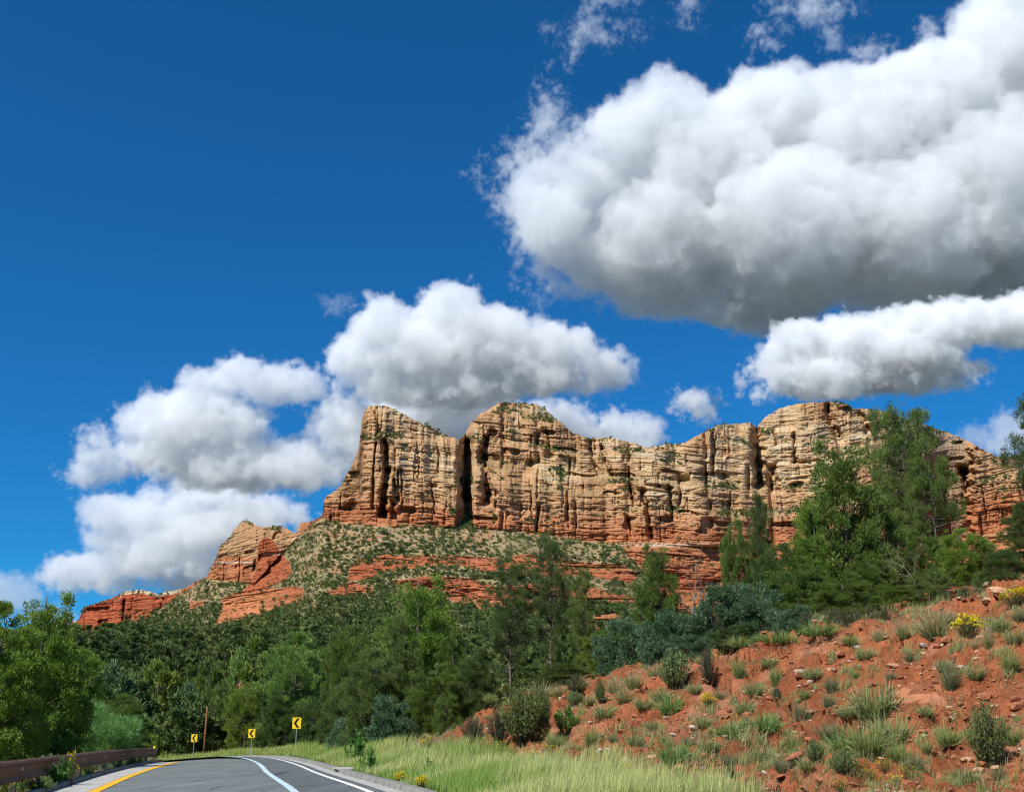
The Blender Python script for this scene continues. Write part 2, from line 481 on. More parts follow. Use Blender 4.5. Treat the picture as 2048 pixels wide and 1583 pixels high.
CRACKS = [([(752, 822), (757, 850), (760, 880)], 4, 10), ([(768, 875), (772, 905), (774, 940), (768, 985), (764, 1035)], 7, 38), ([(803, 935), (805, 1015)], 2.2, 10),
          ([(788, 955), (793, 1000)], 4, 14), ([(838, 912), (838, 960)], 2, 8), ([(784, 1000), (792, 1030)], 6, 14), ([(745, 940), (748, 985)], 2.5, 8),
          ([(934, 878), (928, 920), (927, 960), (931, 1005)], 10, 60), ([(974, 872), (966, 905), (972, 950), (975, 1010)], 8, 45), ([(990, 975), (992, 1020)], 2, 9),
          ([(1178, 882), (1186, 915), (1198, 955)], 4, 22), ([(1203, 888), (1214, 925), (1233, 965)], 4.5, 24), ([(1262, 968), (1268, 1012)], 5, 20),
          ([(1283, 975), (1296, 1020), (1304, 1082)], 6, 24), ([(1337, 970), (1345, 1035)], 4, 16), ([(1425, 862), (1427, 905), (1424, 945)], 4, 20), ([(1250, 1025), (1268, 1078)], 3, 12),
          ([(1092, 858), (1103, 900)], 3, 10), ([(1513, 856), (1517, 900), (1518, 975)], 9, 50), ([(1540, 930), (1550, 985)], 10, 26), ([(1654, 806), (1664, 848), (1684, 885)], 6, 26),
          ([(1548, 858), (1554, 892)], 3.5, 14), ([(1588, 865), (1590, 925)], 4, 16), ([(1716, 822), (1732, 850), (1740, 885)], 6, 22), ([(1925, 930), (1938, 980), (1945, 1035)], 9, 50),
          ([(1985, 960), (2000, 1030)], 2, 6), ([(1965, 965), (1975, 1040)], 2, 6), ([(1456, 1000), (1462, 1060)], 3, 10), ([(1372, 905), (1380, 950)], 3, 9),
          ([(511, 1118), (509, 1150)], 3, 14), ([(560, 1120), (562, 1150)], 2, 5), ([(508, 1215), (506, 1235)], 2, 5), ([(700, 1010), (702, 1028)], 2, 5), ([(862, 955), (870, 1030)], 1.8, 6),
          ([(1060, 960), (1064, 1040)], 1.8, 6), ([(1120, 930), (1128, 1010)], 2, 7), ([(1150, 1000), (1152, 1060)], 1.8, 6), ([(1012, 1020), (1020, 1044)], 6, 10)]


def interp(tab, x):
    a = np.array(tab, float)
    return np.interp(x, a[:, 0], a[:, 1])


NC, NR = 1130, 425
colx = np.concatenate([np.linspace(-60, 2075, NC - 40), np.linspace(2085, 2390, 40)])
skyl = interp(SKY, colx) + 1.6 * fbm(colx / 9., 0 * colx + 3.3, 3, 5) + 1.2 * vn(colx / 3.3, 0 * colx, 9)
basel = np.maximum(interp(BASE, colx) + 2.5 * fbm(colx / 22., 0 * colx + 9.3, 3, 21), skyl + 2)
anch = np.interp(colx, *np.array([p for p in BASE if p[0] not in (935,)]).T)
anch = np.maximum(blur(anch, 10, 0), skyl + 3)
NR1 = 235
PX = np.repeat(colx[None], NR, 0)
BOT = np.full(NC, 1352.0)
t1 = np.linspace(0, 1, NR1)[:, None]; t2 = np.linspace(0, 1, NR - NR1 + 1)[1:, None]
PY = np.concatenate([skyl + t1 * (anch - skyl), anch + t2 * (BOT - anch)])
wx = PX + 4 * fbm(PX / 30, PY / 14, 3, 71); wy = PY + 4 * fbm(PX / 26, PY / 16, 4, 72)
red = np.zeros(PX.shape, bool)
for pl in RED: red |= inpoly(wx, wy, pl)
cliff = PY < basel[None] + 1.5 * fbm(PX / 12, PY / 12, 2, 8)
rock = red | cliff
# strata
a_, b_ = ray(PX, PY)
R0 = interp(RBASE, colx)[None]
Z0 = CAMZ + b_ * R0
X0 = a_ * R0
dip = -18 * sst(600, 1450, PX) + 42 * sst(1600, 2050, PX)
ZS = Z0 - dip + 3.0 * fbm(X0 / 110, Z0 / 60, 3, 31)
lay = vn(ZS / 7.5, X0 / 260, 41) + .7 * vn(ZS / 3.1, X0 / 120, 42) + .45 * vn(ZS / 1.5, X0 / 60, 43)
ledge = sst(.15, .75, lay + .25 * fbm(X0 / 14, Z0 / 8, 3, 44))
creamz = CAMZ + ray(1000, 1012)[1] * 1210
redness = sst(-17, 12, creamz - ZS + 6 * fbm(X0 / 60, Z0 / 10, 3, 45))     # 1 below the cream / orange boundary
below = PY - basel[None]
# slope angle
hard = 81 - 44 * ledge * (1 - .35 * redness)
topd = sst(0, 42, PY - skyl[None] + 10 * fbm(PX / 40, PY / 40, 2, 46))
hard = hard * (.62 + .38 * topd)
redl = 74 - 50 * sst(.05, .5, lay)
tal = 29 + 7 * fbm(X0 / 40, Z0 / 12, 3, 47)
phi = np.where(cliff, hard, np.where(red, redl, tal))
phi = np.where(red & (PX < 420), 72 - 35 * ledge, phi)
phi = blur(phi, 1, 1)
th = np.arctan(b_)
dth = np.diff(th, axis=0)                      # negative going down
tp = np.tan(np.radians(phi)); tb = np.tan(th)
rate = (1 + tb ** 2) / np.maximum(tp - tb, .16)    # dr/dtheta / r
seg = .5 * (rate[1:] + rate[:-1]) * dth           # negative
G = np.vstack([np.zeros((1, NC)), np.cumsum(seg, 0)])      # ln r relative to top row
Gr = G - G[NR1 - 1][None]
Gs = blur(Gr, 3, 1)
Gw = blur(blur(Gr, 26, 1), 20, 1)
wl = sst(0, 30, PY - anch[None])
Gd = blur(Gr, 6, 1)
Gs[NR1:] = (Gs * (1 - wl) + (Gw + .5 * (Gd - blur(Gd, 14, 0))) * wl)[NR1:]
RR = R0 * np.exp(Gs)
# relief
cf = blur(blur(rock.astype(float), 2, 0), 2, 1)
clf = blur(blur(cliff.astype(float), 2, 0), 2, 1)
dz = np.zeros_like(RR)
edge = 1.0
dz += clf * edge * 17 * fbm(X0 / 75, Z0 / 300, 3, 51)
def joints(w, hgt, hw, dep, keep, seed):
    """straight vertical joints: one per cell across, present in some storeys only"""
    u = X0 / w + .10 * fbm(X0 / 60, Z0 / 35, 2, seed)
    ix = np.floor(u).astype(np.int64); fx_ = u - ix
    pos_ = .15 + .7 * _h(ix, 0, 0, seed + 1)
    sg = Z0 / hgt + 7 * _h(ix, 1, 0, seed + 2); iz = np.floor(sg).astype(np.int64); fz_ = sg - iz
    on = (_h(ix, iz, 0, seed + 3) < keep) * sst(0, .12, fz_) * sst(1, .80, fz_)
    wd = hw * (.6 + .9 * _h(ix, iz, 3, seed + 4))
    return on * dep * (.5 + _h(ix, iz, 5, seed)) * np.exp(-(np.abs(fx_ - pos_) * w / wd) ** 2.5)
dz += clf * edge * joints(34, 40, 1.7, 8, .42, 400)
dz += clf * edge * joints(17, 20, 1.1, 3.4, .34, 410)
dz += cf * edge * joints(8, 8, .8, 1.5, .36, 420)
# slabs: each joint bounded panel stands at its own depth
ixp = np.floor(X0 / 34 + .10 * fbm(X0 / 60, Z0 / 35, 2, 400)).astype(np.int64); ixq = np.floor(X0 / 17 + .10 * fbm(X0 / 60, Z0 / 35, 2, 410)).astype(np.int64)
dz += clf * edge * (4.0 * (_h(ixp, np.floor(ZS / 44).astype(np.int64), 0, 430) - .5) + 1.7 * (_h(ixq, np.floor(ZS / 17).astype(np.int64), 0, 431) - .5))
li2 = np.floor(ZS / 2.6 + .2 * vn(X0 / 30, ZS * 0, 58)).astype(np.int64)
bx2 = np.floor(X0 / 5.5 + li2 * .61).astype(np.int64)
dz += cf * edge * 1.6 * (_h(bx2, li2, 0, 61) - .5)
cb = vn(X0 / 46 + 3, (ZS - .16 * X0) / 5, 450); dz += cf * edge * 1.8 * np.exp(-(cb / .14) ** 2) * sst(-.1, .3, vn(X0 / 40, Z0 / 22, 451))
cb = vn(X0 / 60 + 3, (ZS + .22 * X0) / 7, 452); dz += cf * edge * 1.8 * np.exp(-(cb / .12) ** 2) * sst(.0, .4, vn(X0 / 40, Z0 / 22, 453))
# bedding planes weathered back into thin notches
for (per, lx, dep_, hw_, sd) in ((8.5, 420, 2.6, .10, 440), (4.2, 220, 1.7, .13, 441), (2.2, 90, .9, .16, 442)):
    hn = vn(ZS / per, X0 / lx, sd)
    dz += cf * (1 + .8 * (1 - clf)) * edge * dep_ * np.exp(-(hn / hw_) ** 2) * (.4 + .6 * sst(-.3, .3, vn(X0 / 30, ZS / 10, sd + 5)))
dz += cf * edge * (1.5 * fbm(X0 / 11, Z0 / 5, 4, 62) + .5 * fbm(X0 / 3.2, ZS / 1.8, 3, 162))
# alcoves
al = vn(X0 / 21, ZS / 9, 63)
dz += clf * edge * 9 * sst(.62, .8, al)
dz += (1 - cf) * 2.6 * fbm(X0 / 16, Z0 / 5, 4, 64)
dz += (1 - clf) * 22 * fbm(X0 / 150, Z0 / 60, 3, 65) * sst(0, 60, below)
for pts, hw, dep in CRACKS:
    p = np.array(pts, float)
    xc = np.interp(PY, p[:, 1], p[:, 0]) + 2.0 * fbm(PX * 0 + pts[0][0], PY / 9, 3, 66)
    f = sst(p[0, 1] - 6, p[0, 1] + 8, PY) * (1 - sst(p[-1, 1] - 8, p[-1, 1] + 6, PY))
    wv = hw * np.clip(1.05 + .45 * fbm(PX * 0 + pts[0][0] * 2.7, PY / 16, 3, 67), .6, 1.6)
    dz += .72 * dep * f * np.exp(-np.abs((PX - xc) / wv) ** 3.0) * np.clip(1.0 + .4 * fbm(PX / 9, PY / 10, 3, 69), .75, 1.3)
# the dome's receding shaded flank, butte one standing proud of the gap
flank = sst(1750, 1925, PX) * (1 - sst(1932, 1958, PX + .12 * (PY - 960) + 9 * fbm(PX / 14, PY / 9, 3, 470)))
dz += flank * 185 * clf
dz -= 16 * clf * sst(860, 918, PX) * (1 - sst(918, 926, PX + .1 * (PY - 940)))
dz += 30 * clf * sst(926, 930, PX) * (1 - sst(930, 952, PX)) * (1 - sst(1010, 1040, PY))
RR = RR + dz
VX = a_ * RR; VZ = CAMZ + b_ * RR; VY = RR
# extra rows behind the skyline give it a back
back = []
for dr, dzz in ((6, .5), (22, 3), (60, 14), (150, 60), (300, 170)):
    rr = VY[0] + dr
    back.append(np.stack([a_[0] * rr, rr, np.maximum(VZ[0] - dzz, 20)], -1))
V = np.concatenate([np.stack(back[::-1]), np.stack([VX, VY, VZ], -1)])
NBk = len(back)
# ---- rock, soil and stain colours, with the dome flank's shade painted in
def c3(r, g, b): return np.array((r, g, b))[None, None]
n_a = fbm(X0 / 38, ZS / 5, 4, 81)[..., None]; n_b = (.6 * fbm(X0 / 60, ZS / 1.3, 3, 82) + .6 * fbm(X0 / 9, ZS / 1.6, 3, 182))[..., None]; n_c = fbm(X0 / 6, Z0 / 45, 3, 83)[..., None]
cream = c3(.575, .378, .195) * (1 + .34 * n_b) + c3(.02, -.02, -.045) * (n_a * 1.5)
pale = c3(.67, .52, .32)
cream = cream + (pale - cream) * sst(.1, .8, n_a)
tanr = c3(.50, .265, .12) * (1 + .15 * n_b)
midf = sst(-.3, .6, fbm(X0 / 50, Z0 / 40, 3, 84) + .9 * (1 - sst(8, 75, ZS - creamz)))[..., None]
cream = cream + (tanr - cream) * midf * .68
orange = c3(.48, .185, .078) * (1 + .26 * n_b)
deep = c3(.40, .105, .045) * (1 + .3 * n_b)
rd = redness[..., None]
col = cream * (1 - rd) + orange * rd
deepf = sst(30, 95, below + 25 * n_a[..., 0])[..., None] * (1 - sst(1160, 1215, PY))[..., None] * (PX < 1500)[..., None]
lower = orange * (1 - .8 * deepf) + deep * .8 * deepf
lower = lower * (1 + .18 * n_a)
col = np.where((red & ~cliff)[..., None], lower, col)
lm = (PX < 360) & rock
col = np.where(lm[..., None], deep * (1 + .15 * n_a), col)
col = np.where((lm & (PY < skyl[None] + 7) & (PX > 240))[..., None], pale * .9, col)
tower = inpoly(PX, PY, RED[1])
col = np.where(tower[..., None], c3(.42, .12, .05) * (1 + .2 * n_b), col)
small = (PX > 405) & (PX < 600) & cliff & ~tower
sf = sst(1108, 1118, PY + 5 * n_a[..., 0])[..., None]
col = np.where(small[..., None], (cream * .95) * (1 - sf) + orange * .95 * sf, col)
wb = np.exp(-((PY - (1089 + .004 * (PX - 1230))) / 3.2) ** 2) * sst(1225, 1240, PX) * (1 - sst(1470, 1500, PX)) * sst(-.5, .1, vn(PX / 16, PY / 9, 88) + .3)
wb += np.exp(-((PY - 1124) / 1.9) ** 2) * (PX > 432) * (PX < 505) + np.exp(-((PY - 1107) / 1.5) ** 2) * (PX > 525) * (PX < 575)
col = col + (c3(.66, .54, .40) - col) * np.clip(wb, 0, 1)[..., None] * .85
varn = (sst(.2, .7, n_c[..., 0] + .3 * vn(X0 / 30, Z0 / 60, 85)) * clf)[..., None]
col = col * (1 - .30 * varn * c3(.75, 1, 1.05))
grey = (sst(1750, 1800, PX) * (1 - sst(1925, 1940, PX)) * clf)[..., None]  # shade of the receding dome flank, painted into the rock colour
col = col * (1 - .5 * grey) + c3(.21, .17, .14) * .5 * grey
soil = c3(.41, .29, .155) * (1 + .25 * fbm(X0 / 6, Z0 / 3, 4, 86)[..., None])
grass = c3(.20, .21, .085)
gf = sst(-.15, .5, fbm(X0 / 14, Z0 / 7, 4, 87) + .35 * sst(1100, 1200, PY))[..., None]
soil = soil * (1 - .5 * gf) + grass * .5 * gf
redsoil = sst(.35, .7, fbm(X0 / 30, Z0 / 10, 3, 89))[..., None]
soil = soil * (1 - .6 * redsoil) + c3(.42, .19, .085) * .6 * redsoil
lowg = sst(1190, 1270, PY + .04 * (PX - 700))[..., None]
soil = soil * (1 - .55 * lowg) + c3(.13, .14, .06) * .55 * lowg
vegledge = (ledge * (1 - redness) * sst(.0, .5, fbm(X0 / 22, Z0 / 18, 3, 90)))[..., None]
col = np.where(cliff[..., None], col * (1 - .35 * vegledge) + c3(.18, .18, .08) * .35 * vegledge, col)
col = np.where(rock[..., None], col, soil)
col = np.clip(col, .01, .9)
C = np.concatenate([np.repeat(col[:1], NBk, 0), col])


def rock_mat():
    m = Mat('sandstone', .95, .1)
    p = m.geo()
    a = m.noise(m.map(p, (.16, .16, .9)), 1.0, 6, .65)
    b = m.noise(p, .9, 4, .6)
    k = m.ramp(a, [(.25, .72), (.5, 1.0), (.78, 1.22)])
    k2 = m.ramp(b, [(.3, .85), (.7, 1.12)])
    c = m.mix(1.0, m.attr(), k, 'MULTIPLY')
    m.color(m.mix(1.0, c, k2, 'MULTIPLY'))
    m.bump(m.math('ADD', a, b), .9, 2.0)
    return m.m


MROCK = rock_mat()
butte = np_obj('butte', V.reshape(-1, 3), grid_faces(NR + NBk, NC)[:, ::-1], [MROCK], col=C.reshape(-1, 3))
tag(butte, kind='structure', label='layered sandstone butte, cream above red, with scrub covered slopes')
# a farther dark ridge beyond the right shoulder and a pale one on the left horizon
def ridge(name, tops, Y, dep, c, label):
    xs = np.linspace(tops[0][0], tops[-1][0], 160)
    ys = interp(tops, xs) + 1.5 * fbm(xs / 12, xs * 0, 3, 97)
    rows = []
    for k, (f, dy) in enumerate([(0, 0), (.08, -10), (.2, -16), (.35, -60), (.6, -160), (1, -360)]):
        X, Yy, Z = at(xs, ys, Y)
        jit = 14 * fbm(xs / 9, xs * 0 + k, 3, 98)
        rows.append(np.stack([X, Yy * np.ones_like(X) + dy + jit * (k > 0), Z * (1 - f) + 10 * f], -1))
    rows.insert(0, rows[0] + np.array([0, dep, -40]))
    Vv = np.array(rows)
    cc = np.ones(Vv.shape) * np.array(c)
    o = np_obj(name, Vv.reshape(-1, 3), grid_faces(len(rows), 160)[:, ::-1], [MROCK], col=cc.reshape(-1, 3))
    return tag(o, label, kind='structure')
ridge('ridge', [(1940, 960), (1985, 925), (2010, 915), (2048, 913), (2090, 905), (2200, 930), (2400, 1000)], 2300, 200, (.22, .13, .09), 'dark far ridge behind the right shoulder of the butte')
ridge('hill', [(40, 1275), (100, 1248), (118, 1240), (140, 1236), (165, 1245), (210, 1270)], 3200, 300, (.42, .38, .33), 'pale distant hill on the left horizon')

# ---------------------------------------------------------------- road geometry (plan curves, metres)
RK = np.array([(5.4, -16, 0), (3.4, 0, 0), (.7, 16, 0), (-2.8, 32.7, 0), (-7.3, 51, 0), (-12.2, 72, 0), (-18.6, 94, -.01), (-27.5, 115, -.40), (-47, 135, -1.7), (-94, 146, -4.)], float)
LK = np.array([(-2.6, -16, 0), (-4.8, 0, 0), (-8.5, 16.3, 0), (-12.5, 32.6, 0), (-16.9, 50.6, 0), (-21.7, 72.9, -.02), (-25.6, 88.5, -.30), (-33.5, 101, -.9), (-52, 111, -2.2), (-99, 115, -4.5)], float)


def catmull(P, n=24):
    out = []
    Q = np.vstack([2 * P[0] - P[1], P, 2 * P[-1] - P[-2]])
    for i in range(1, len(Q) - 2):
        p0, p1, p2, p3 = Q[i - 1:i + 3]
        for t in np.arange(n) / n:
            out.append(.5 * ((2 * p1) + (p2 - p0) * t + (2 * p0 - 5 * p1 + 4 * p2 - p3) * t ** 2 + (-p0 + 3 * p1 - 3 * p2 + p3) * t ** 3))
    out.append(Q[-2])
    return np.array(out)


def _sm(C, k=13):
    w = np.hanning(2 * k + 3)[1:-1]; w /= w.sum()
    P = np.vstack([2 * C[0] - C[k:0:-1], C, 2 * C[-1] - C[-2:-k - 2:-1]])
    return np.stack([np.convolve(P[:, i], w, 'valid') for i in range(3)], -1)
RC = _sm(catmull(RK)); LC = _sm(catmull(LK))
WID = np.linalg.norm((RC - LC)[:, :2], axis=1)


def _nrm(C):
    T = np.gradient(C, axis=0) * np.array([1, 1, 0]); T /= np.linalg.norm(T, axis=1)[:, None]
    k = 9; w = np.hanning(2 * k + 3)[1:-1]; w /= w.sum()
    T = np.stack([np.convolve(np.pad(T[:, i], k, 'edge'), w, 'valid') for i in range(3)], -1)
    T /= np.linalg.norm(T, axis=1)[:, None]
    return np.stack([-T[:, 1], T[:, 0], 0 * T[:, 0]], -1)      # to the left
RNL = _nrm(RC); LNL = _nrm(LC)
def roadpt(off):
    """curve running at a distance off from the right kerb, towards the left"""
    off = np.asarray(off) * np.ones(len(RC))
    return RC + RNL * off[:, None]
def leftpt(off):
    """the same from the left kerb, towards the right"""
    off = np.asarray(off) * np.ones(len(LC))
    return LC - LNL * off[:, None]


# ---------------------------------------------------------------- terrain heights
CP_ = []
def cpt(px, py, d): CP_.append(at(px, py, d))
for a in [(2300, 1110, 36), (2048, 1183, 40), (1900, 1214, 42), (1700, 1266, 44), (1600, 1285, 45), (1500, 1296, 46), (1400, 1322, 48), (1300, 1346, 50), (1200, 1374, 53), (1100, 1402, 56),
          (960, 1432, 62), (870, 1470, 70), (780, 1492, 80)]: cpt(*a)
CP_ += [(5.2, 28, .25), (3.0, 33, .3), (0.2, 42, .35), (-4.5, 60, .5), (11.6, 25, .3), (20, 22, 1.6), (28, 26, 5), (8, 20, .15), (3, 22, .1), (12, 10, .2), (25, 8, 1.5), (30, -10, 2), (10, -10, 0)]
CP_ += [(26, 56, 8.0), (17, 62, 6.6), (8, 72, 4.8), (-1, 86, 3.), (-8, 100, 1.8), (-14, 115, .8), (40, 60, 10), (40, 35, 10), (30, 90, 7.5), (10, 110, 4), (-10, 92, 1.0), (-20, 118, 0.1), (60, 60, 13), (70, 100, 10), (40, 130, 8), (0, 140, 3)]
for i in range(0, len(RC), 14):
    n = (RC[i] - LC[i]); n = n / np.linalg.norm(n[:2])
    CP_.append(tuple(RC[i] + n * 1.0 + np.array((0, 0, .12)))); CP_.append(tuple(RC[i] + n * 3.2 + np.array((0, 0, .16))))
    CP_.append(tuple(LC[i] - n * .8 + np.array((0, 0, .08)))); CP_.append(tuple(LC[i] - n * 5 - np.array((0, 0, .7))))
    CP_.append(tuple(.5 * (LC[i] + RC[i])))
CP_ += [(-30, 50, -2.2), (-45, 60, -4), (-60, 75, -5), (-40, 30, -3), (-25, 10, -2), (-60, 20, -4), (-70, 110, -4), (-50, 152, -1.2), (-30, 142, -.4), (-80, 158, -2), (-16, 145, 0.5)]
CP_ = np.array(CP_)
def _tps(r2): return .5 * r2 * np.log(r2 + 1e-9)
def _fit(P):
    n = len(P)
    d2 = ((P[:, None, :2] - P[None, :, :2]) ** 2).sum(-1)
    A = np.zeros((n + 3, n + 3)); A[:n, :n] = _tps(d2) + np.eye(n) * 4.0
    A[:n, n] = 1; A[:n, n + 1:n + 3] = P[:, :2]; A[n:, :n] = A[:n, n:].T
    return np.linalg.solve(A, np.concatenate([P[:, 2], np.zeros(3)]))
WT = _fit(CP_)


def near_h(x, y):
    x = np.asarray(x, float); y = np.asarray(y, float)
    sh = x.shape; x = x.ravel(); y = y.ravel()
    out = np.zeros(x.shape)
    for k in range(0, len(x), 40000):
        xx = x[k:k + 40000]; yy = y[k:k + 40000]
        d2 = (xx[:, None] - CP_[None, :, 0]) ** 2 + (yy[:, None] - CP_[None, :, 1]) ** 2
        out[k:k + 40000] = _tps(d2) @ WT[:len(CP_)] + WT[-3] + WT[-2] * xx + WT[-1] * yy
    return out.reshape(sh)


def far_h(x, y):
    r = np.hypot(x, y)
    base = np.interp(r, [0, 140, 162, 205, 300, 500, 700, 900, 1000, 1500, 4000, 30000], [-2, -1, 1.0, 8, 19, 34, 50, 60, 62, 60, 40, 0])
    left = sst(-.10, -.35, x / np.maximum(y, 1)) if False else np.clip((-x / np.maximum(y, 1) - .05) / .3, 0, 1)
    base = base - 6 * (1 - left) * sst(140, 200, r) * 0
    return base + 3.0 * fbm(x / 60, y / 60, 3, 201) * sst(130, 220, r)


def road_near(x, y):
    """(lateral fraction, road height, distance) of the nearest road section"""
    x = np.asarray(x, float); y = np.asarray(y, float)
    mid = .5 * (RC + LC)[::3]; sh = x.shape
    x = x.ravel(); y = y.ravel()
    d2 = (x[:, None] - mid[None, :, 0]) ** 2 + (y[:, None] - mid[None, :, 1]) ** 2
    i = d2.argmin(1)
    Rr = RC[::3][i]; Ll = LC[::3][i]; D = Ll - Rr
    f = ((x - Rr[:, 0]) * D[:, 0] + (y - Rr[:, 1]) * D[:, 1]) / (D[:, 0] ** 2 + D[:, 1] ** 2)
    z = np.where(f < .5, Rr[:, 2], Ll[:, 2]) * .5 + .5 * (Rr[:, 2] + (Ll[:, 2] - Rr[:, 2]) * np.clip(f, 0, 1))
    return f.reshape(sh), (Rr[:, 2] + (Ll[:, 2] - Rr[:, 2]) * np.clip(f, 0, 1)).reshape(sh), np.sqrt(d2.min(1)).reshape(sh), WID[::3][i].reshape(sh)


def bank_mask(x, y, z0):
    """1 on the bare red bank"""
    f, zr, d, w = road_near(x, y)
    off = -f * w          # metres right of the right kerb
    return sst(.05, .3, z0 - zr) * sst(4.2, 7.5, off + 1.0 * vn(x / 2.5, y / 2.5, 210)) * (1 - sst(78, 92, y))


def Hn(x, y, rough=True):
    x = np.asarray(x, float); y = np.asarray(y, float)
    n = near_h(np.clip(x, -110, 80), np.clip(y, -30, 170))
    r = np.hypot(x, y)
    w = sst(138, 172, r) + sst(70, 100, np.abs(x) + 0 * y) * (1 - sst(138, 172, r))
    w = np.clip(w, 0, 1)
    h = n * (1 - w) + far_h(x, y) * w
    if rough:
        m = bank_mask(x, y, n)
        rill = np.abs(fbm(x / 2.6 + y / 9, y / 9, 3, 220))
        q_ = n / .42 + .35 * x + 1.3 * fbm(x / 4, y / 4, 3, 226); fq = q_ - np.floor(q_)
        h = h + m * .30 * (sst(.0, .22, fq) - fq) * sst(-.1, .35, fbm(x / 3.5, y / 3.5, 3, 227))
        h = h + m * (.65 * fbm(x / 5, y / 5, 3, 221) - .6 * sst(.16, .0, rill) + .26 * fbm(x / .9, y / .9, 3, 222) + .10 * fbm(x / .25, y / .25, 2, 224)) + (1 - m) * .05 * fbm(x / 1.4, y / 1.4, 3, 223) * (1 - w)
    return h


def H1(x, y): return float(Hn(np.array([x]), np.array([y]))[0])


def hit(px, py, d0=14., d1=170.):
    """where the line of sight through a photo pixel meets the ground (used to lay things out)"""
    Y = np.exp(np.linspace(math.log(d0), math.log(d1), 500))
    a, b = ray(px, py)
    X = a * Y; Z = CAMZ + b * Y
    h = Hn(X, Y)
    under = np.where(Z <= h)[0]
    k = under[0] if len(under) else len(Y) - 1
    return float(X[k]), float(Y[k]), float(h[k])


# ground: polar sheet round the viewpoint, fine in front, coarse behind, out to the horizon
az = np.concatenate([np.radians(np.linspace(-27.5, 27.5, 470)), np.radians(np.linspace(29, 331, 64))])
rr_ = np.concatenate([np.linspace(.6, 8, 8), np.exp(np.linspace(math.log(8.8), math.log(150), 330)), np.exp(np.linspace(math.log(154), math.log(1100), 90)), np.array([1400, 2000, 3500, 7000, 15000, 30000.])])
AZ, RRr = np.meshgrid(az, rr_)
GX = RRr * np.sin(AZ); GY = RRr * np.cos(AZ)
GZ = Hn(GX, GY)
fr, zr, dr_, wr = road_near(GX, GY)
inroad = (fr > -.35 / wr) & (fr < 1 + .12 / wr) & (RRr < 160) & (dr_ < 9)
GZ = np.where(inroad, zr - .10, GZ)
near_out = (~inroad) & (RRr < 150) & (dr_ < 14)
offr = np.where(fr < 0, -fr * wr, np.where(fr > 1, (fr - 1) * wr, 0))
lim = zr + .10 + .25 * offr
GZ = np.where(near_out & (offr < 2.5), np.minimum(GZ, lim), GZ)
GZ = np.where(near_out & (offr < 2.5), np.maximum(GZ, zr + .02 - .1 * offr), GZ)
bm_ = bank_mask(GX, GY, near_h(np.clip(GX, -110, 80), np.clip(GY, -30, 170))) * (RRr < 120)
n1 = fbm(GX / 3, GY / 3, 4, 230)[..., None]; n2 = fbm(GX / .35, GY / .35, 3, 231)[..., None]
dirt = c3(.34, .110, .045) * (1 + .30 * n1 + .30 * n2)
dirt2 = c3(.43, .21, .12) * (1 + .2 * n2)
dirt = dirt + (dirt2 - dirt) * sst(.1, .8, fbm(GX / 1.7, GY / 1.7, 3, 232))[..., None] * .6
soilg = c3(.17, .13, .065) * (1 + .4 * n1)
soilr = c3(.40, .17, .08) * (1 + .2 * n1)
azg = GX / np.maximum(GY, 1); clrg = (((np.abs(azg + .265) < .024) | (np.abs(azg + .297) < .012) | (np.abs(azg + .232) < .010)) & (RRr > 140) & (RRr < 240) & (GY > 0))[..., None] * 1.0
mfar = clrg + (1 - clrg) * sst(.1, .5, fbm(GX / 25, GY / 25, 3, 233))[..., None] * sst(120, 150, RRr)[..., None]
gc = soilg + (soilr - soilg) * mfar
gc = gc + (dirt - gc) * bm_[..., None]
gc = gc + (c3(.085, .080, .055) - gc) * sst(900, 1400, RRr)[..., None]
V = np.stack([GX, GY, GZ], -1)
def dirt_mat():
    m = Mat('red_dirt', .97, .08)
    p = m.geo()
    a = m.noise(p, 3.5, 7, .7); b = m.noise(p, 14, 4, .65)
    v = m.voro(p, 5.0)
    c = m.mix(1.0, m.attr(), m.ramp(a, [(.25, .68), (.5, 1.0), (.8, 1.35)]), 'MULTIPLY')
    c = m.mix(1.0, c, m.ramp(b, [(.3, .82), (.7, 1.15)]), 'MULTIPLY')
    m.color(c)
    m.bump(m.math('ADD', m.math('ADD', a, m.math('MULTIPLY', b, .4)), m.math('MULTIPLY', v, .35)), 1.0, .14)
    return m.m
MDIRT = dirt_mat()
ground = np_obj('ground', V.reshape(-1, 3), grid_faces(len(rr_), len(az), True)[:, ::-1], [MDIRT], col=np.clip(gc, .01, .9).reshape(-1, 3))
tag(ground, 'bare red earth bank and brown ground round the road', kind='structure')

# ---------------------------------------------------------------- road, markings, gutters
def strip(name, o0, o1, dz, mat, i0=0, i1=None, n=1, label=None):
    i1 = i1 or len(RC)
    rows = [roadpt(o)[i0:i1] + np.array((0, 0, dz)) for o in (np.linspace(o0, o1, n + 1) if not callable(o0) else [None])]
    Vv = np.stack(rows, 1)
    return tag(np_obj(name, Vv.reshape(-1, 3), grid_faces(Vv.shape[0], Vv.shape[1]), [mat]), label, kind='structure')


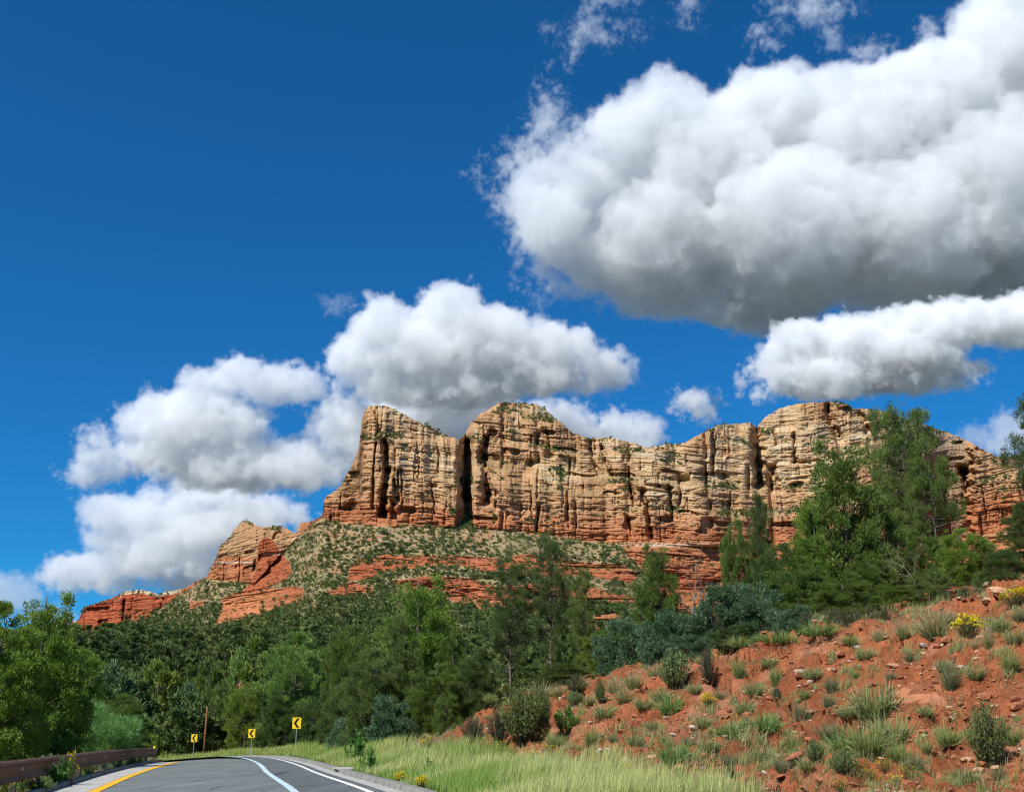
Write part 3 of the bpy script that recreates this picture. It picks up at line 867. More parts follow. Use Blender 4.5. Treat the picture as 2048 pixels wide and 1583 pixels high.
def asphalt_mat(lo=(.115, .129, .122), hi=(.20, .215, .203)):
    m = Mat('asphalt', .9, .25)
    p = m.geo()
    a = m.noise(p, 45, 5, .7); b = m.noise(p, .35, 5, .6)
    st = m.noise(m.map(p, (1.6, .12, 1)), 1.0, 5, .65)
    c = m.ramp(a, [(.3, lo), (.7, hi)])
    c = m.mix(1.0, c, m.ramp(b, [(.3, .86), (.7, 1.12)]), 'MULTIPLY')
    c = m.mix(1.0, c, m.ramp(st, [(.3, .72), (.62, 1.08)]), 'MULTIPLY')
    cr = m.voro(m.map(p, (.35, .13, 1)), 1.0, 'Distance', 'DISTANCE_TO_EDGE')
    crack = m.ramp(m.math('ADD', cr, m.math('MULTIPLY', m.noise(p, 2.2, 4), .012)), [(.010, .45), (.016, 1.0)])
    c = m.mix(1.0, c, crack, 'MULTIPLY')
    m.color(c); m.bump(a, .5, .01)
    return m.m
def paint_mat(name, col, wear=.5, base=(.10, .11, .105)):
    m = Mat(name, .75, .3)
    p = m.geo()
    w = m.noise(p, 9, 6, .75)
    d = m.noise(p, .8, 4)
    k = m.ramp(w, [(wear - .12, 0.25), (wear - .02, 1.0)])
    c = m.mix(k, base, m.mix(1.0, col, m.ramp(d, [(.3, .82), (.7, 1.05)]), 'MULTIPLY'))
    m.color(c); return m.m
def concrete_mat(name='concrete', c=(.40, .385, .345)):
    m = Mat(name, .92, .2)
    p = m.geo()
    a = m.noise(p, 1.3, 6, .65); b = m.noise(p, 22, 4, .6)
    cc = m.ramp(a, [(.28, tuple(x * .62 for x in c)), (.5, c), (.75, tuple(x * 1.2 for x in c))])
    cc = m.mix(1.0, cc, m.ramp(b, [(.3, .85), (.7, 1.1)]), 'MULTIPLY')
    m.color(cc); m.bump(b, .4, .01)
    return m.m
MASPH = asphalt_mat(); MCON = concrete_mat(); MCON2 = concrete_mat('kerb_concrete', (.23, .22, .19))
MYEL = paint_mat('yellow_paint', (.78, .42, .015), .32)
MWHT = paint_mat('white_paint', (.80, .78, .70), .34)
MBLU = paint_mat('worn_white_paint', (.50, .62, .66), .36)
nR = len(RC)
# asphalt sheet with its own cross sections
def asphalt_sheet():
    rows = []
    for k in range(9):
        f = k / 8
        rows.append(roadpt(.49) * (1 - f) + leftpt(.99) * f + np.array((0, 0, .004 + .03 * math.sin(f * math.pi))))
    Vv = np.stack(rows, 1)
    return tag(np_obj('road', Vv.reshape(-1, 3), grid_faces(Vv.shape[0], 9), [MASPH], smooth=True), 'grey asphalt road curving away to the left', kind='structure')
asphalt_sheet()
def crown(o):
    f = (o - .5) / (WID - 1.5)
    return .03 * np.sin(np.clip(f, 0, 1) * math.pi)
def line(name, o0, o1, mat, label, i0=0, i1=None, fromleft=False, wob=0.012):
    i1 = i1 or nR
    A = []
    s_ = np.arange(nR)
    for o in (o0, o1):
        oo = o * np.ones(nR) + wob * fbm(s_ / 7., s_ * 0 + o * 9, 3, 240)
        P = leftpt(oo) if fromleft else roadpt(oo)
        P = P + np.stack([0 * oo, 0 * oo, crown(oo) + .013], -1)
        A.append(P[i0:i1])
    if fromleft: A = A[::-1]
    Vv = np.stack(A, 1)
    return tag(np_obj(name, Vv.reshape(-1, 3), grid_faces(Vv.shape[0], 2), [mat]), label, kind='structure')
line('road_marking', .86, 1.05, MWHT, 'white edge line along the right side of the road')
line('road_marking', 2.85, 3.08, MBLU, 'pale bluish white lane line curving left')
line('road_marking', 1.06, 1.36, MYEL, 'yellow line along the left edge of the road', fromleft=True)
Vv = np.stack([roadpt(o) + np.array((0, 0, .0)) + np.stack([0 * WID, 0 * WID, crown(o * np.ones(nR)) + .009], -1) for o in (.5, 1.3, 2.1, 2.95)], 1)
MASPH2 = asphalt_mat((.085, .094, .093), (.15, .162, .158))
tag(np_obj('road_shoulder', Vv.reshape(-1, 3), grid_faces(nR, 4), [MASPH2]), 'darker asphalt shoulder between lane line and kerb', kind='structure')
def gut(name, o0, o1, mat, label, dz0, dz1, fromleft=False):
    A = []
    for o, dz in ((o0, dz0), (o1, dz1)):
        A.append((leftpt(o) if fromleft else roadpt(o)) + np.array((0, 0, dz)))
    if fromleft: A = A[::-1]
    Vv = np.stack(A, 1)
    return tag(np_obj(name, Vv.reshape(-1, 3), grid_faces(Vv.shape[0], 2), [mat]), label, kind='structure')
gut('gutter', -.02, .5, MCON, 'pale concrete gutter along the right kerb', -.004, .006)
gut('gutter', -.02, 1.0, MCON, 'pale concrete gutter under the guardrail on the left', -.004, .006, True)

# kerbs: each cast length is a piece
def kerb(name, curve, side, seglen, y0, y1, w, h, label, skip=None, cut=1):
    root = empty(name, (0, 0, 0)); tag(root, label, kind='structure')
    d = np.concatenate([[0], np.cumsum(np.linalg.norm(np.diff(curve[:, :2], axis=0), axis=1))])
    s0 = np.interp(y0, curve[:, 1], d); s1 = np.interp(y1, curve[:, 1], d)
    s = s0; first = True
    while s < s1:
        e = s + seglen
        g = .014
        mb = MB()
        ss = np.linspace(s + g, e - g, 3)
        P = np.stack([np.interp(ss, d, curve[:, k]) for k in range(3)], -1)
        T = np.gradient(P[:, :2], axis=0); T /= np.linalg.norm(T, axis=1)[:, None]
        Nn = np.stack([T[:, 1], -T[:, 0]], -1) * side       # pointing away from the road
        jz = rnd.uniform(-.006, .006)
        prof = [(0.0, -.12), (.0, h * .1), (.035, h * .88), (.06, h), (w, h), (w, -.12)]
        Vv = []
        for i in range(3):
            for (o, z) in prof: Vv.append((P[i, 0] + Nn[i, 0] * o, P[i, 1] + Nn[i, 1] * o, P[i, 2] + z + (jz if z > 0 else 0)))
        F = []
        n = len(prof)
        for i in range(2):
            for k in range(n):
                a = i * n + k; b = i * n + (k + 1) % n; q = (a, b, b + n, a + n)
                F.append(q if side < 0 else q[::-1])
        F.append(tuple(range(n)) if side > 0 else tuple(range(n))[::-1]); F.append(tuple(range(2 * n, 3 * n))[::-1] if side > 0 else tuple(range(2 * n, 3 * n)))
        ymid = P[1, 1]
        if not (skip and skip[0] < ymid < skip[1]):
            mb.add(Vv, F); mb.build('kerb_stone', MCON2, root)
        s = e
    return root
kerb('kerb', RC, 1, 2.4, 14, 140, .34, .15, 'weathered concrete kerb along the right verge', skip=(51.3, 53.7))
kerb('kerb', LC, -1, 1.5, 14, 106, .17, .14, 'jointed concrete kerb below the guardrail')

# ---------------------------------------------------------------- plants: prototypes
def unit(v): return v / np.maximum(np.linalg.norm(v, axis=-1, keepdims=True), 1e-9)


def leaf_tris(P, Dr, ln, wd, g):
    """one pointed leaf spray per row: P start, Dr direction"""
    n = len(P)
    side = unit(np.cross(Dr, unit(g.normal(size=(n, 3)))))
    ln = ln[:, None]; wd = wd[:, None]
    V = np.stack([P - side * wd * .5, P + side * wd * .5 + Dr * ln * .15, P + Dr * ln], 1)
    return V.reshape(-1, 3)


def crown_mesh(name, clumps, rads, nleaf, ll, lw, g, up=.6, tones=((.52, .68, .5), (1.5, 1.36, 1.1)), flat=.8, centre=None, mat=None, tip=(1.55, 1.35, .85)):
    """clumps of leaf sprays; tone per leaf"""
    clumps = np.asarray(clumps, float); rads = np.asarray(rads, float)
    nc = len(clumps)
    idx = np.repeat(np.arange(nc), nleaf)
    n = len(idx)
    off = unit(g.normal(size=(n, 3))) * (g.random((n, 1)) ** .45)
    off[:, 2] *= flat
    P = clumps[idx] + off * rads[idx][:, None]
    if centre is None:
        out = clumps[idx] * np.array([1, 1, 0]); out = out / np.maximum(np.linalg.norm(out, axis=1, keepdims=True), .5)
    else: out = unit(clumps[idx] - centre)
    D_ = unit(off * 1.0 + out * .5 + np.array([0, 0, up]) + g.normal(size=(n, 3)) * .35)
    V = leaf_tris(P, D_, ll * g.uniform(.6, 1.4, n), lw * g.uniform(.7, 1.3, n), g)
    lo, hi = np.array(tones[0]), np.array(tones[1])
    ct = g.random((nc, 1)); lt = g.random((n, 1))
    tone = lo + (hi - lo) * np.clip(ct[idx] * .6 + lt * .4, 0, 1)
    tone = np.repeat(tone, 3, 0)
    tone[2::3] *= np.array(tip)
    F = np.arange(3 * n).reshape(-1, 3)
    return np_mesh(name, V, F, [mat or MF], col=tone)


def limbs_mesh(name, H, clumps, g, r0, nl, trunk_pts=None, split=.25, mat=None, seg=6, lr=.3):
    mb = MB()
    if trunk_pts is None:
        trunk_pts = [(0, 0, -.4)]
        x = y = 0
        for k in range(1, 7):
            x += g.normal() * .035 * H / 6 * 2; y += g.normal() * .035 * H / 6 * 2
            trunk_pts.append((x, y, H * .93 * k / 6))
    tp_ = np.array(trunk_pts)
    rad = [r0 * (1.25 if i == 0 else 1) * (1 - .9 * i / (len(tp_) - 1)) + .012 for i in range(len(tp_))]
    mb.tube(tp_, rad, seg)
    order = g.permutation(len(clumps))[:nl]
    for i in order:
        c = clumps[i]
        zt = np.clip(c[2] - g.uniform(.15, .45) * np.hypot(c[0], c[1]) - .1, .06 * H, H * .9)
        base = np.array([np.interp(zt, tp_[:, 2], tp_[:, k]) for k in range(3)])
        br = np.interp(zt, tp_[:, 2], rad) * g.uniform(.3, .5) + .008
        mid1 = base + (c - base) * .35 + g.normal(size=3) * .06 * np.linalg.norm(c - base) - np.array([0, 0, .08 * np.linalg.norm(c - base)])
        mid2 = base + (c - base) * .7 + g.normal(size=3) * .06 * np.linalg.norm(c - base)
        mb.tube([base, mid1, mid2, c], [br, br * .75, br * .5, br * .2], 5 if nl < 80 else 4)
    me = bpy.data.meshes.new(name); me.from_pydata(mb.v, [], mb.f); me.materials.append(mat or MBARK)
    me.polygons.foreach_set('use_smooth', [True] * len(mb.f))
    return me


def prof_clumps(g, n, H, W, prof, z0, shell=.55, lob=.28, jitter=.04, power=1.0, per=8, mass=.31):
    """tuft centres gathered into boughs inside a body of revolution with an uneven outline"""
    zs = np.linspace(0, 1, 200)
    pr = np.array([prof(z) for z in zs]); cdf = np.cumsum(pr + .05); cdf /= cdf[-1]
    m = max(8, n // per)
    # spread the boughs evenly (best candidate)
    s = int(g.integers(1000)); C = []
    for _ in range(m):
        best = None; bd = -1
        for _k in range(7):
            t = float(np.interp(g.random(), cdf, zs)); a = g.random() * 2 * math.pi
            lobe = 1 + lob * float(fbm(np.array([a * 1.1 + 3]), np.array([t * 3.2]), 3, 300 + s)[0]) + lob * .35 * math.sin(a * 3 + t * 5 + s)
            r = float(np.interp(t, zs, pr)) * W * lobe * (shell + (1 - shell) * g.random() ** .5) * .86
            if g.random() < .15: r *= g.random()
            p = np.array([r * math.cos(a), r * math.sin(a), z0 + t * (H - z0)])
            dd = min((np.linalg.norm((p - q) * np.array([1, 1, .8])) for q in C), default=9)
            if dd > bd: best, bd = p, dd
        C.append(best)
    C = np.array(C); MR = mass * (W ** .6) * (H / 10) ** .3 * g.uniform(.6, 1.35, m)
    idx = g.integers(0, m, n)
    o = unit(g.normal(size=(n, 3))) * (g.random((n, 1)) ** .5) * MR[idx][:, None] * 1.5
    out = C[idx] * np.array([1, 1, 0]); out = out / np.maximum(np.linalg.norm(out, axis=1, keepdims=True), .3)
    P = C[idx] + o * np.array([1, 1, .75]) + out * MR[idx][:, None] * .3
    P[:, 2] = np.minimum(np.maximum(P[:, 2], z0 * .5), H * 1.0)
    return P


PROTO = {}
def proto(key, name, parts, H, W): PROTO[key] = (name, parts, H, W)


def mk_juniper(key, seed, prof, n, nl, H=10., W=3.6, z0=.6, cr=.40, leaf=(.165, .085), nlimb=60, r0=.22, up=.75, name='juniper_tree', shell=.42, lob=.2):
    g = np.random.default_rng(seed)
    c = prof_clumps(g, n, H, W, prof, z0, shell, lob)
    crown = crown_mesh('crown', c, cr * g.uniform(.7, 1.35, n), nl, leaf[0], leaf[1], g, up)
    trunk = limbs_mesh('trunk', H, c, g, r0, nlimb)
    proto(key, name, [('trunk', trunk), ('crown', crown)], H, W)


cone = lambda z: (min(1, z / .12 + .35)) * (1 - z) ** .72 * 1.15
egg = lambda z: math.sqrt(max(0, 1 - (2 * (z ** .85) - 1) ** 2)) * .98 + .05
dome = lambda z: math.sqrt(max(0, 1 - z ** 2.2)) * (min(1, .6 + z * 2))
mk_juniper('cone', 11, cone, 560, 100, W=3.4)
mk_juniper('cone2', 12, cone, 540, 100, W=3.2, lob=.28)
mk_juniper('egg', 13, egg, 640, 104, W=3.6, lob=.27)
mk_juniper('egg2', 14, egg, 580, 100, W=3.6, lob=.32, cr=.44)
mk_juniper('dome', 15, dome, 460, 80, H=7, W=3.6, z0=.3, name='juniper_bush', lob=.35)


def mk_pinyon(key, seed, n, nl, H=10., W=3.0, z0=2.6, gap=.5, r0=.2, lean=0, cr=.40, name='pinyon_pine', prof=None):
    """open crown: foliage pads at the end of separate limbs, the trunk shows"""
    g = np.random.default_rng(seed)
    prof = prof or (lambda z: .55 + .6 * math.sin(z * 2.6 + .3) * (1 - z) ** .35 if z < 1 else .1)
    pads = []
    limbs = []
    k = 0
    nlb = 26
    for i in range(nlb):
        t = (i + .5) / nlb
        z = z0 + t * (H - z0) * .97
        a = i * 2.4 + g.normal() * .4
        L_ = max(.35, prof(t)) * W * g.uniform(.65, 1.12)
        tipz = z + L_ * g.uniform(.15, .5)
        tip_ = np.array([L_ * math.cos(a), L_ * math.sin(a), min(tipz, H)])
        limbs.append(tip_)
        m = max(4, int(n / nlb * (.5 + L_ / W)))
        s = g.uniform(.45, 1.05, m)[:, None]
        base = np.array([0, 0, z])
        q = base + (tip_ - base) * s + g.normal(size=(m, 3)) * np.array([.30, .30, .17]) * (.6 + L_ / W)
        pads.append(q)
    c = np.vstack(pads)
    m = len(c)
    crown = crown_mesh('crown', c, cr * g.uniform(.6, 1.25, m), nl, .19, .05, g, .6, tones=((.52, .66, .55), (1.5, 1.36, 1.15)), flat=.75)
    x = y = 0
    tp_ = [(0, 0, -.4)]
    for q in range(1, 8):
        x += g.normal() * .12; y += g.normal() * .12
        tp_.append((x, y, H * .95 * q / 7))
    trunk = limbs_mesh('trunk', H, np.vstack([np.array(limbs), c[::9]]), g, r0, 26 + len(c[::9]), tp_)
    proto(key, name, [('trunk', trunk), ('crown', crown)], H, W)


mk_pinyon('pin', 21, 330, 90)
mk_pinyon('pin2', 22, 300, 90, z0=3.6, W=3.2)
mk_pinyon('pin3', 23, 260, 90, z0=1.8, W=2.4)


def mk_bush(key, seed, n, nl, H, W, leaf, name, up=.4, cr=.28, tones=((.5, .62, .55), (1.45, 1.36, 1.3)), nst=26, prof=dome, mat=None, tip=(1.2, 1.1, .9), stem=.03, shell=.6, lob=.3):
    g = np.random.default_rng(seed)
    c = prof_clumps(g, n, H, W, prof, .15, shell, lob)
    f = crown_mesh('foliage', c, cr * g.uniform(.7, 1.3, n), nl, leaf[0], leaf[1], g, up, tones, mat=mat, tip=tip)
    mb = MB()
    for i in g.permutation(n)[:nst]:
        b = np.array([g.normal() * .12 * W, g.normal() * .12 * W, -.1]); e = c[i]
        m = (b + e) / 2 + g.normal(size=3) * .08 * W; m[2] *= .9
        mb.tube([b, m, e], [stem, stem * .7, stem * .25], 4)
    me = bpy.data.meshes.new('stems'); me.from_pydata(mb.v, [], mb.f); me.materials.append(MBARK)
    proto(key, name, [('stems', me), ('foliage', f)], H, W)


mk_bush('manz', 31, 240, 95, 3.0, 2.2, (.13, .085), 'manzanita_bush', cr=.34, nst=40)
mk_bush('manz2', 32, 220, 95, 2.6, 2.2, (.13, .085), 'manzanita_bush', cr=.36, nst=40, lob=.45)
mk_bush('soft', 33, 420, 90, 3.4, 2.6, (.22, .03), 'feathery_shrub', up=.9, cr=.42, prof=egg, tip=(1.3, 1.2, 1.))
mk_bush('brush', 34, 120, 46, 1.8, 1.6, (.12, .035), 'twiggy_bush', up=.9, cr=.22, nst=110, stem=.018, prof=egg)


def mk_low(key, seed, prof, n, nl, H, W, leaf, name, tones=((.5, .68, .55), (1.45, 1.3, 1.1))):
    g = np.random.default_rng(seed)
    c = prof_clumps(g, n, H, W, prof, .3, .5, .4)
    f = crown_mesh('crown', c, .55 * g.uniform(.7, 1.3, n), nl, leaf[0], leaf[1], g, .6, tones)
    t_ = limbs_mesh('trunk', H, c, g, .16, 14, seg=5)
    proto(key, name, [('trunk', t_), ('crown', f)], H, W)


mk_low('m1', 41, cone, 130, 34, 7, 2.3, (.42, .20), 'juniper_tree')
mk_low('m2', 42, egg, 140, 34, 6, 2.6, (.42, .20), 'juniper_tree')
mk_low('m3', 43, dome, 120, 34, 4.2, 2.7, (.40, .22), 'juniper_bush')


def dead_tree(seed, H):
    g = np.random.default_rng(seed)
    mb = MB()
    def br(p, d, L_, r, lev):
        pts = [p]; rads = [r]
        for k in range(4):
            d = unit(d + g.normal(size=3) * .22 + np.array([0, 0, .06])); p = p + d * L_ / 4
            pts.append(p); rads.append(r * (1 - .2 * (k + 1)))
            if lev < 3 and k > 0:
                for _ in range(2 if lev < 2 else 1):
                    dd = unit(d + g.normal(size=3) * .8); br(p, dd, L_ * g.uniform(.35, .6), rads[-1] * .55, lev + 1)
        mb.tube(pts, rads, 5)
    br(np.array([0, 0, -.3]), np.array([.05, 0, 1.]), H, .11 * H / 5, 0)
    me = bpy.data.meshes.new('branches'); me.from_pydata(mb.v, [], mb.f); me.materials.append(MDEAD)
    return me
proto('dead', 'dead_tree', [('branches', dead_tree(51, 6.0))], 7, 1.6)
proto('dead2', 'dead_bush', [('branches', dead_tree(52, 3.0))], 3.2, 1.6)

# ---- grasses and flowers
def blades(n, H, spread, W, g, lean=.5, base=.06, segs=2, c0=(.10, .15, .03), c1=(.30, .32, .10), droop=.25):
    a = g.random(n) * 2 * math.pi; r = base * np.sqrt(g.random(n))
    P = np.stack([r * np.cos(a), r * np.sin(a), np.full(n, -.02)], -1)
    a2 = a + g.normal(size=n) * .7; tl = np.abs(g.normal(size=n)) * lean
    h = H * g.uniform(.45, 1.1, n)
    D_ = unit(np.stack([np.cos(a2) * tl, np.sin(a2) * tl, np.ones(n)], -1))
    side = unit(np.cross(D_, g.normal(size=(n, 3)))) * (W * g.uniform(.6, 1.3, n))[:, None] * .5
    M_ = P + D_ * (h * .55)[:, None]
    T = P + D_ * h[:, None] - np.array([0, 0, 1.]) * (h * droop * tl)[:, None] + D_ * np.array([1, 1, 0]) * (h * .3)[:, None]
    V = np.stack([P - side, P + side, M_ - side * .8, M_ + side * .8, T], 1).reshape(-1, 3)
    k = np.arange(n)[:, None] * 5
    F = np.concatenate([k + np.array([0, 1, 3]), k + np.array([0, 3, 2]), k + np.array([2, 3, 4])], 0)
    v = g.uniform(.75, 1.2, (n, 1))
    C0 = np.array(c0) * v; C1 = np.array(c1) * v
    C = np.stack([C0, C0, (C0 + C1) / 2, (C0 + C1) / 2, C1], 1).reshape(-1, 3)
    return V, F, C


def mk_tuft(key, seed, n, H, W, lean, base, c0, c1, name='grass_tuft', droop=.25):
    g = np.random.default_rng(seed)
    V, F, C = blades(n, H, 0, W, g, lean, base, 2, c0, c1, droop)
    proto(key, name, [(None, np_mesh(name, V, F, [MGR], col=C))], H, H * .7)


def blade_mat(name='grass_blades'):
    m = Mat(name, .6, .25)
    c = m.attr(); m.color(c)
    tr = m.N.new('ShaderNodeBsdfTranslucent'); m.L.new(m.mix(1.0, c, (1.2, 1.25, .7), 'MULTIPLY'), tr.inputs[0])
    mx = m.N.new('ShaderNodeMixShader'); mx.inputs[0].default_value = .35
    m.L.new(m.b.outputs[0], mx.inputs[1]); m.L.new(tr.outputs[0], mx.inputs[2]); m.L.new(mx.outputs[0], m.N['Material Output'].inputs[0])
    return m.m
MGR = blade_mat()
mk_tuft('tg', 61, 300, .6, .016, .55, .19, (.13, .18, .05), (.36, .40, .14))
mk_tuft('tg2', 62, 300, .5, .016, .8, .24, (.15, .19, .07), (.40, .42, .18))
mk_tuft('ts', 63, 280, .7, .013, .6, .16, (.16, .18, .06), (.50, .44, .24))
mk_tuft('td', 64, 260, .6, .014, .65, .17, (.12, .135, .065), (.31, .32, .16))
mk_tuft('tb', 65, 280, .5, .018, .6, .24, (.11, .19, .05), (.28, .40, .13))


def mk_shrublet(key, seed, name, H, W, nst, nleaf, lc0, lc1, flowers=0, fc=(.78, .50, .01), stemc=(.13, .10, .06), leaf=(.06, .02), fl=.035, upr=1.0, topfl=True):
    """small bush of many thin upright stems with leaves, optionally flower heads"""
    g = np.random.default_rng(seed)
    Vs, Fs, Cs = [], [], []; n0 = 0
    tips = []
    for i in range(nst):
        a = g.random() * 6.283; s = g.random() ** .6
        tip_ = np.array([math.cos(a) * s * W, math.sin(a) * s * W, H * (1 - .45 * s * s) * g.uniform(.75, 1.08)])
        b = np.array([math.cos(a) * s * W * .15, math.sin(a) * s * W * .15, -.03])
        m = b + (tip_ - b) * .5 + np.array([math.cos(a), math.sin(a), 0]) * s * W * .12 * upr
        V, F, _ = tube([b, m, tip_], [.009, .006, .002], 3)
        Vs.append(V); Fs.append(np.concatenate([F[:, [0, 1, 2]], F[:, [0, 2, 3]]]) + n0); n0 += len(V)
        Cs.append(np.tile(np.array(stemc) * g.uniform(.7, 1.3), (len(V), 1)))
        tips.append((b, m, tip_))
    st = np_mesh('stems', np.vstack(Vs), np.vstack(Fs), [MGR], col=np.vstack(Cs))
    parts = [('stems', st)]
    n = nst * nleaf
    ti = g.integers(0, nst, n); tt = g.uniform(.3, 1.05, n)
    T = np.array(tips)
    P = np.where((tt < .5)[:, None], T[ti, 0] + (T[ti, 1] - T[ti, 0]) * (tt * 2)[:, None], T[ti, 1] + (T[ti, 2] - T[ti, 1]) * (tt * 2 - 1)[:, None])
    P = P + g.normal(size=(n, 3)) * .018
    D_ = unit(g.normal(size=(n, 3)) * .7 + np.array([0, 0, .8]))
    V = leaf_tris(P, D_, leaf[0] * g.uniform(.6, 1.4, n), leaf[1] * g.uniform(.7, 1.3, n), g)
    k = g.random((n, 1)); c = np.repeat(np.array(lc0) + (np.array(lc1) - np.array(lc0)) * k, 3, 0)
    parts.append(('foliage', np_mesh('foliage', V, np.arange(3 * n).reshape(-1, 3), [MGR], col=c)))
    if flowers:
        ti = g.integers(0, nst, flowers)
        P = T[ti, 2] + g.normal(size=(flowers, 3)) * np.array([.05, .05, .03]) * (1 if topfl else 2)
        Vf, Ff = [], []
        q = np.linspace(0, 2 * math.pi, 7)[:6]
        R_ = fl * g.uniform(.6, 1.3, flowers)
        nrm = unit(g.normal(size=(flowers, 3)) * .5 + np.array([0, -.3, 1.]))
        ax = unit(np.cross(nrm, np.array([.3, .9, .1]))); ay = np.cross(nrm, ax)
        ring = P[:, None] + R_[:, None, None] * (ax[:, None] * np.cos(q)[None, :, None] + ay[:, None] * np.sin(q)[None, :, None])
        cen = P + nrm * (R_ * .4)[:, None]
        V = np.concatenate([cen[:, None], ring], 1).reshape(-1, 3)
        k = np.arange(flowers)[:, None] * 7
        F = np.concatenate([k + np.array([0, 1 + j, 1 + (j + 1) % 6]) for j in range(6)])
        cc = np.repeat(np.array(fc) * g.uniform(.8, 1.15, (flowers, 1)), 7, 0)
        parts.append(('blossom', np_mesh('blossom', V, F, [MGR], col=cc)))
    proto(key, name, parts, H, W)


mk_shrublet('yb', 71, 'flowering_bush', .8, .65, 120, 12, (.10, .15, .04), (.24, .28, .07), 420, (.72, .56, .02))
mk_shrublet('yf', 72, 'wildflower_clump', .6, .5, 26, 16, (.08, .15, .03), (.2, .28, .07), 30, (.85, .55, .01), fl=.04)
mk_shrublet('tw', 73, 'twiggy_bush', 1.1, .5, 190, 26, (.09, .13, .04), (.24, .30, .09), 0, stemc=(.10, .085, .06))
mk_shrublet('lf', 74, 'leafy_weed', 1.0, .32, 16, 46, (.06, .16, .03), (.16, .32, .07), 0, leaf=(.10, .045), stemc=(.1, .14, .05))
mk_shrublet('gb', 75, 'green_bush', .8, .6, 130, 30, (.10, .15, .05), (.26, .33, .13), 0, leaf=(.07, .03))
mk_shrublet('dk', 76, 'dark_bush', .6, .5, 130, 12, (.05, .065, .035), (.11, .13, .07), 0, stemc=(.08, .06, .045))

# ---------------------------------------------------------------- placing
def put(key, loc, sx, sz, rz, label, cat, group=None, color=None, sy=None):
    name, parts, H, W = PROTO[key]
    if parts[0][0] is None:
        o = bpy.data.objects.new(name, parts[0][1]); root = link(o)
    else:
        root = empty(name, loc, rz)
        for pn, me in parts:
            o = bpy.data.objects.new(pn, me); link(o, root)
            if pn == 'blossom': o['kind'] = 'stuff'
            if color is not None: o.color = (*color, 1)
    root.location = loc; root.rotation_euler = (0, 0, rz); root.scale = (sx, sy or sx, sz)
    if color is not None and parts[0][0] is None: root.color = (*color, 1)
    return tag(root, label, cat, group)


def place_tree(key, px, d, pytop, hw, label, cat, group=None, color=(.07, .13, .03), rz=None, sink=.15):
    name, parts, H, W = PROTO[key]
    x = at(px, 1450, d)[0]
    for _ in range(3):
        z = H1(x, d) - sink
        pyb = 791.5 - (((z - CAMZ) / d * CP - SP) / (CP + (z - CAMZ) / d * SP)) * FOC
        x = at(px, (pyb + pytop) / 2, d)[0]
    ztop = at(px, pytop, d)[2]
    h = max(ztop - z, .4)
    sx = hw * d / FOC / W * .90
    return put(key, (x, d, z), sx, h / H, rnd.uniform(0, 6.28) if rz is None else rz, label, cat, group, color)


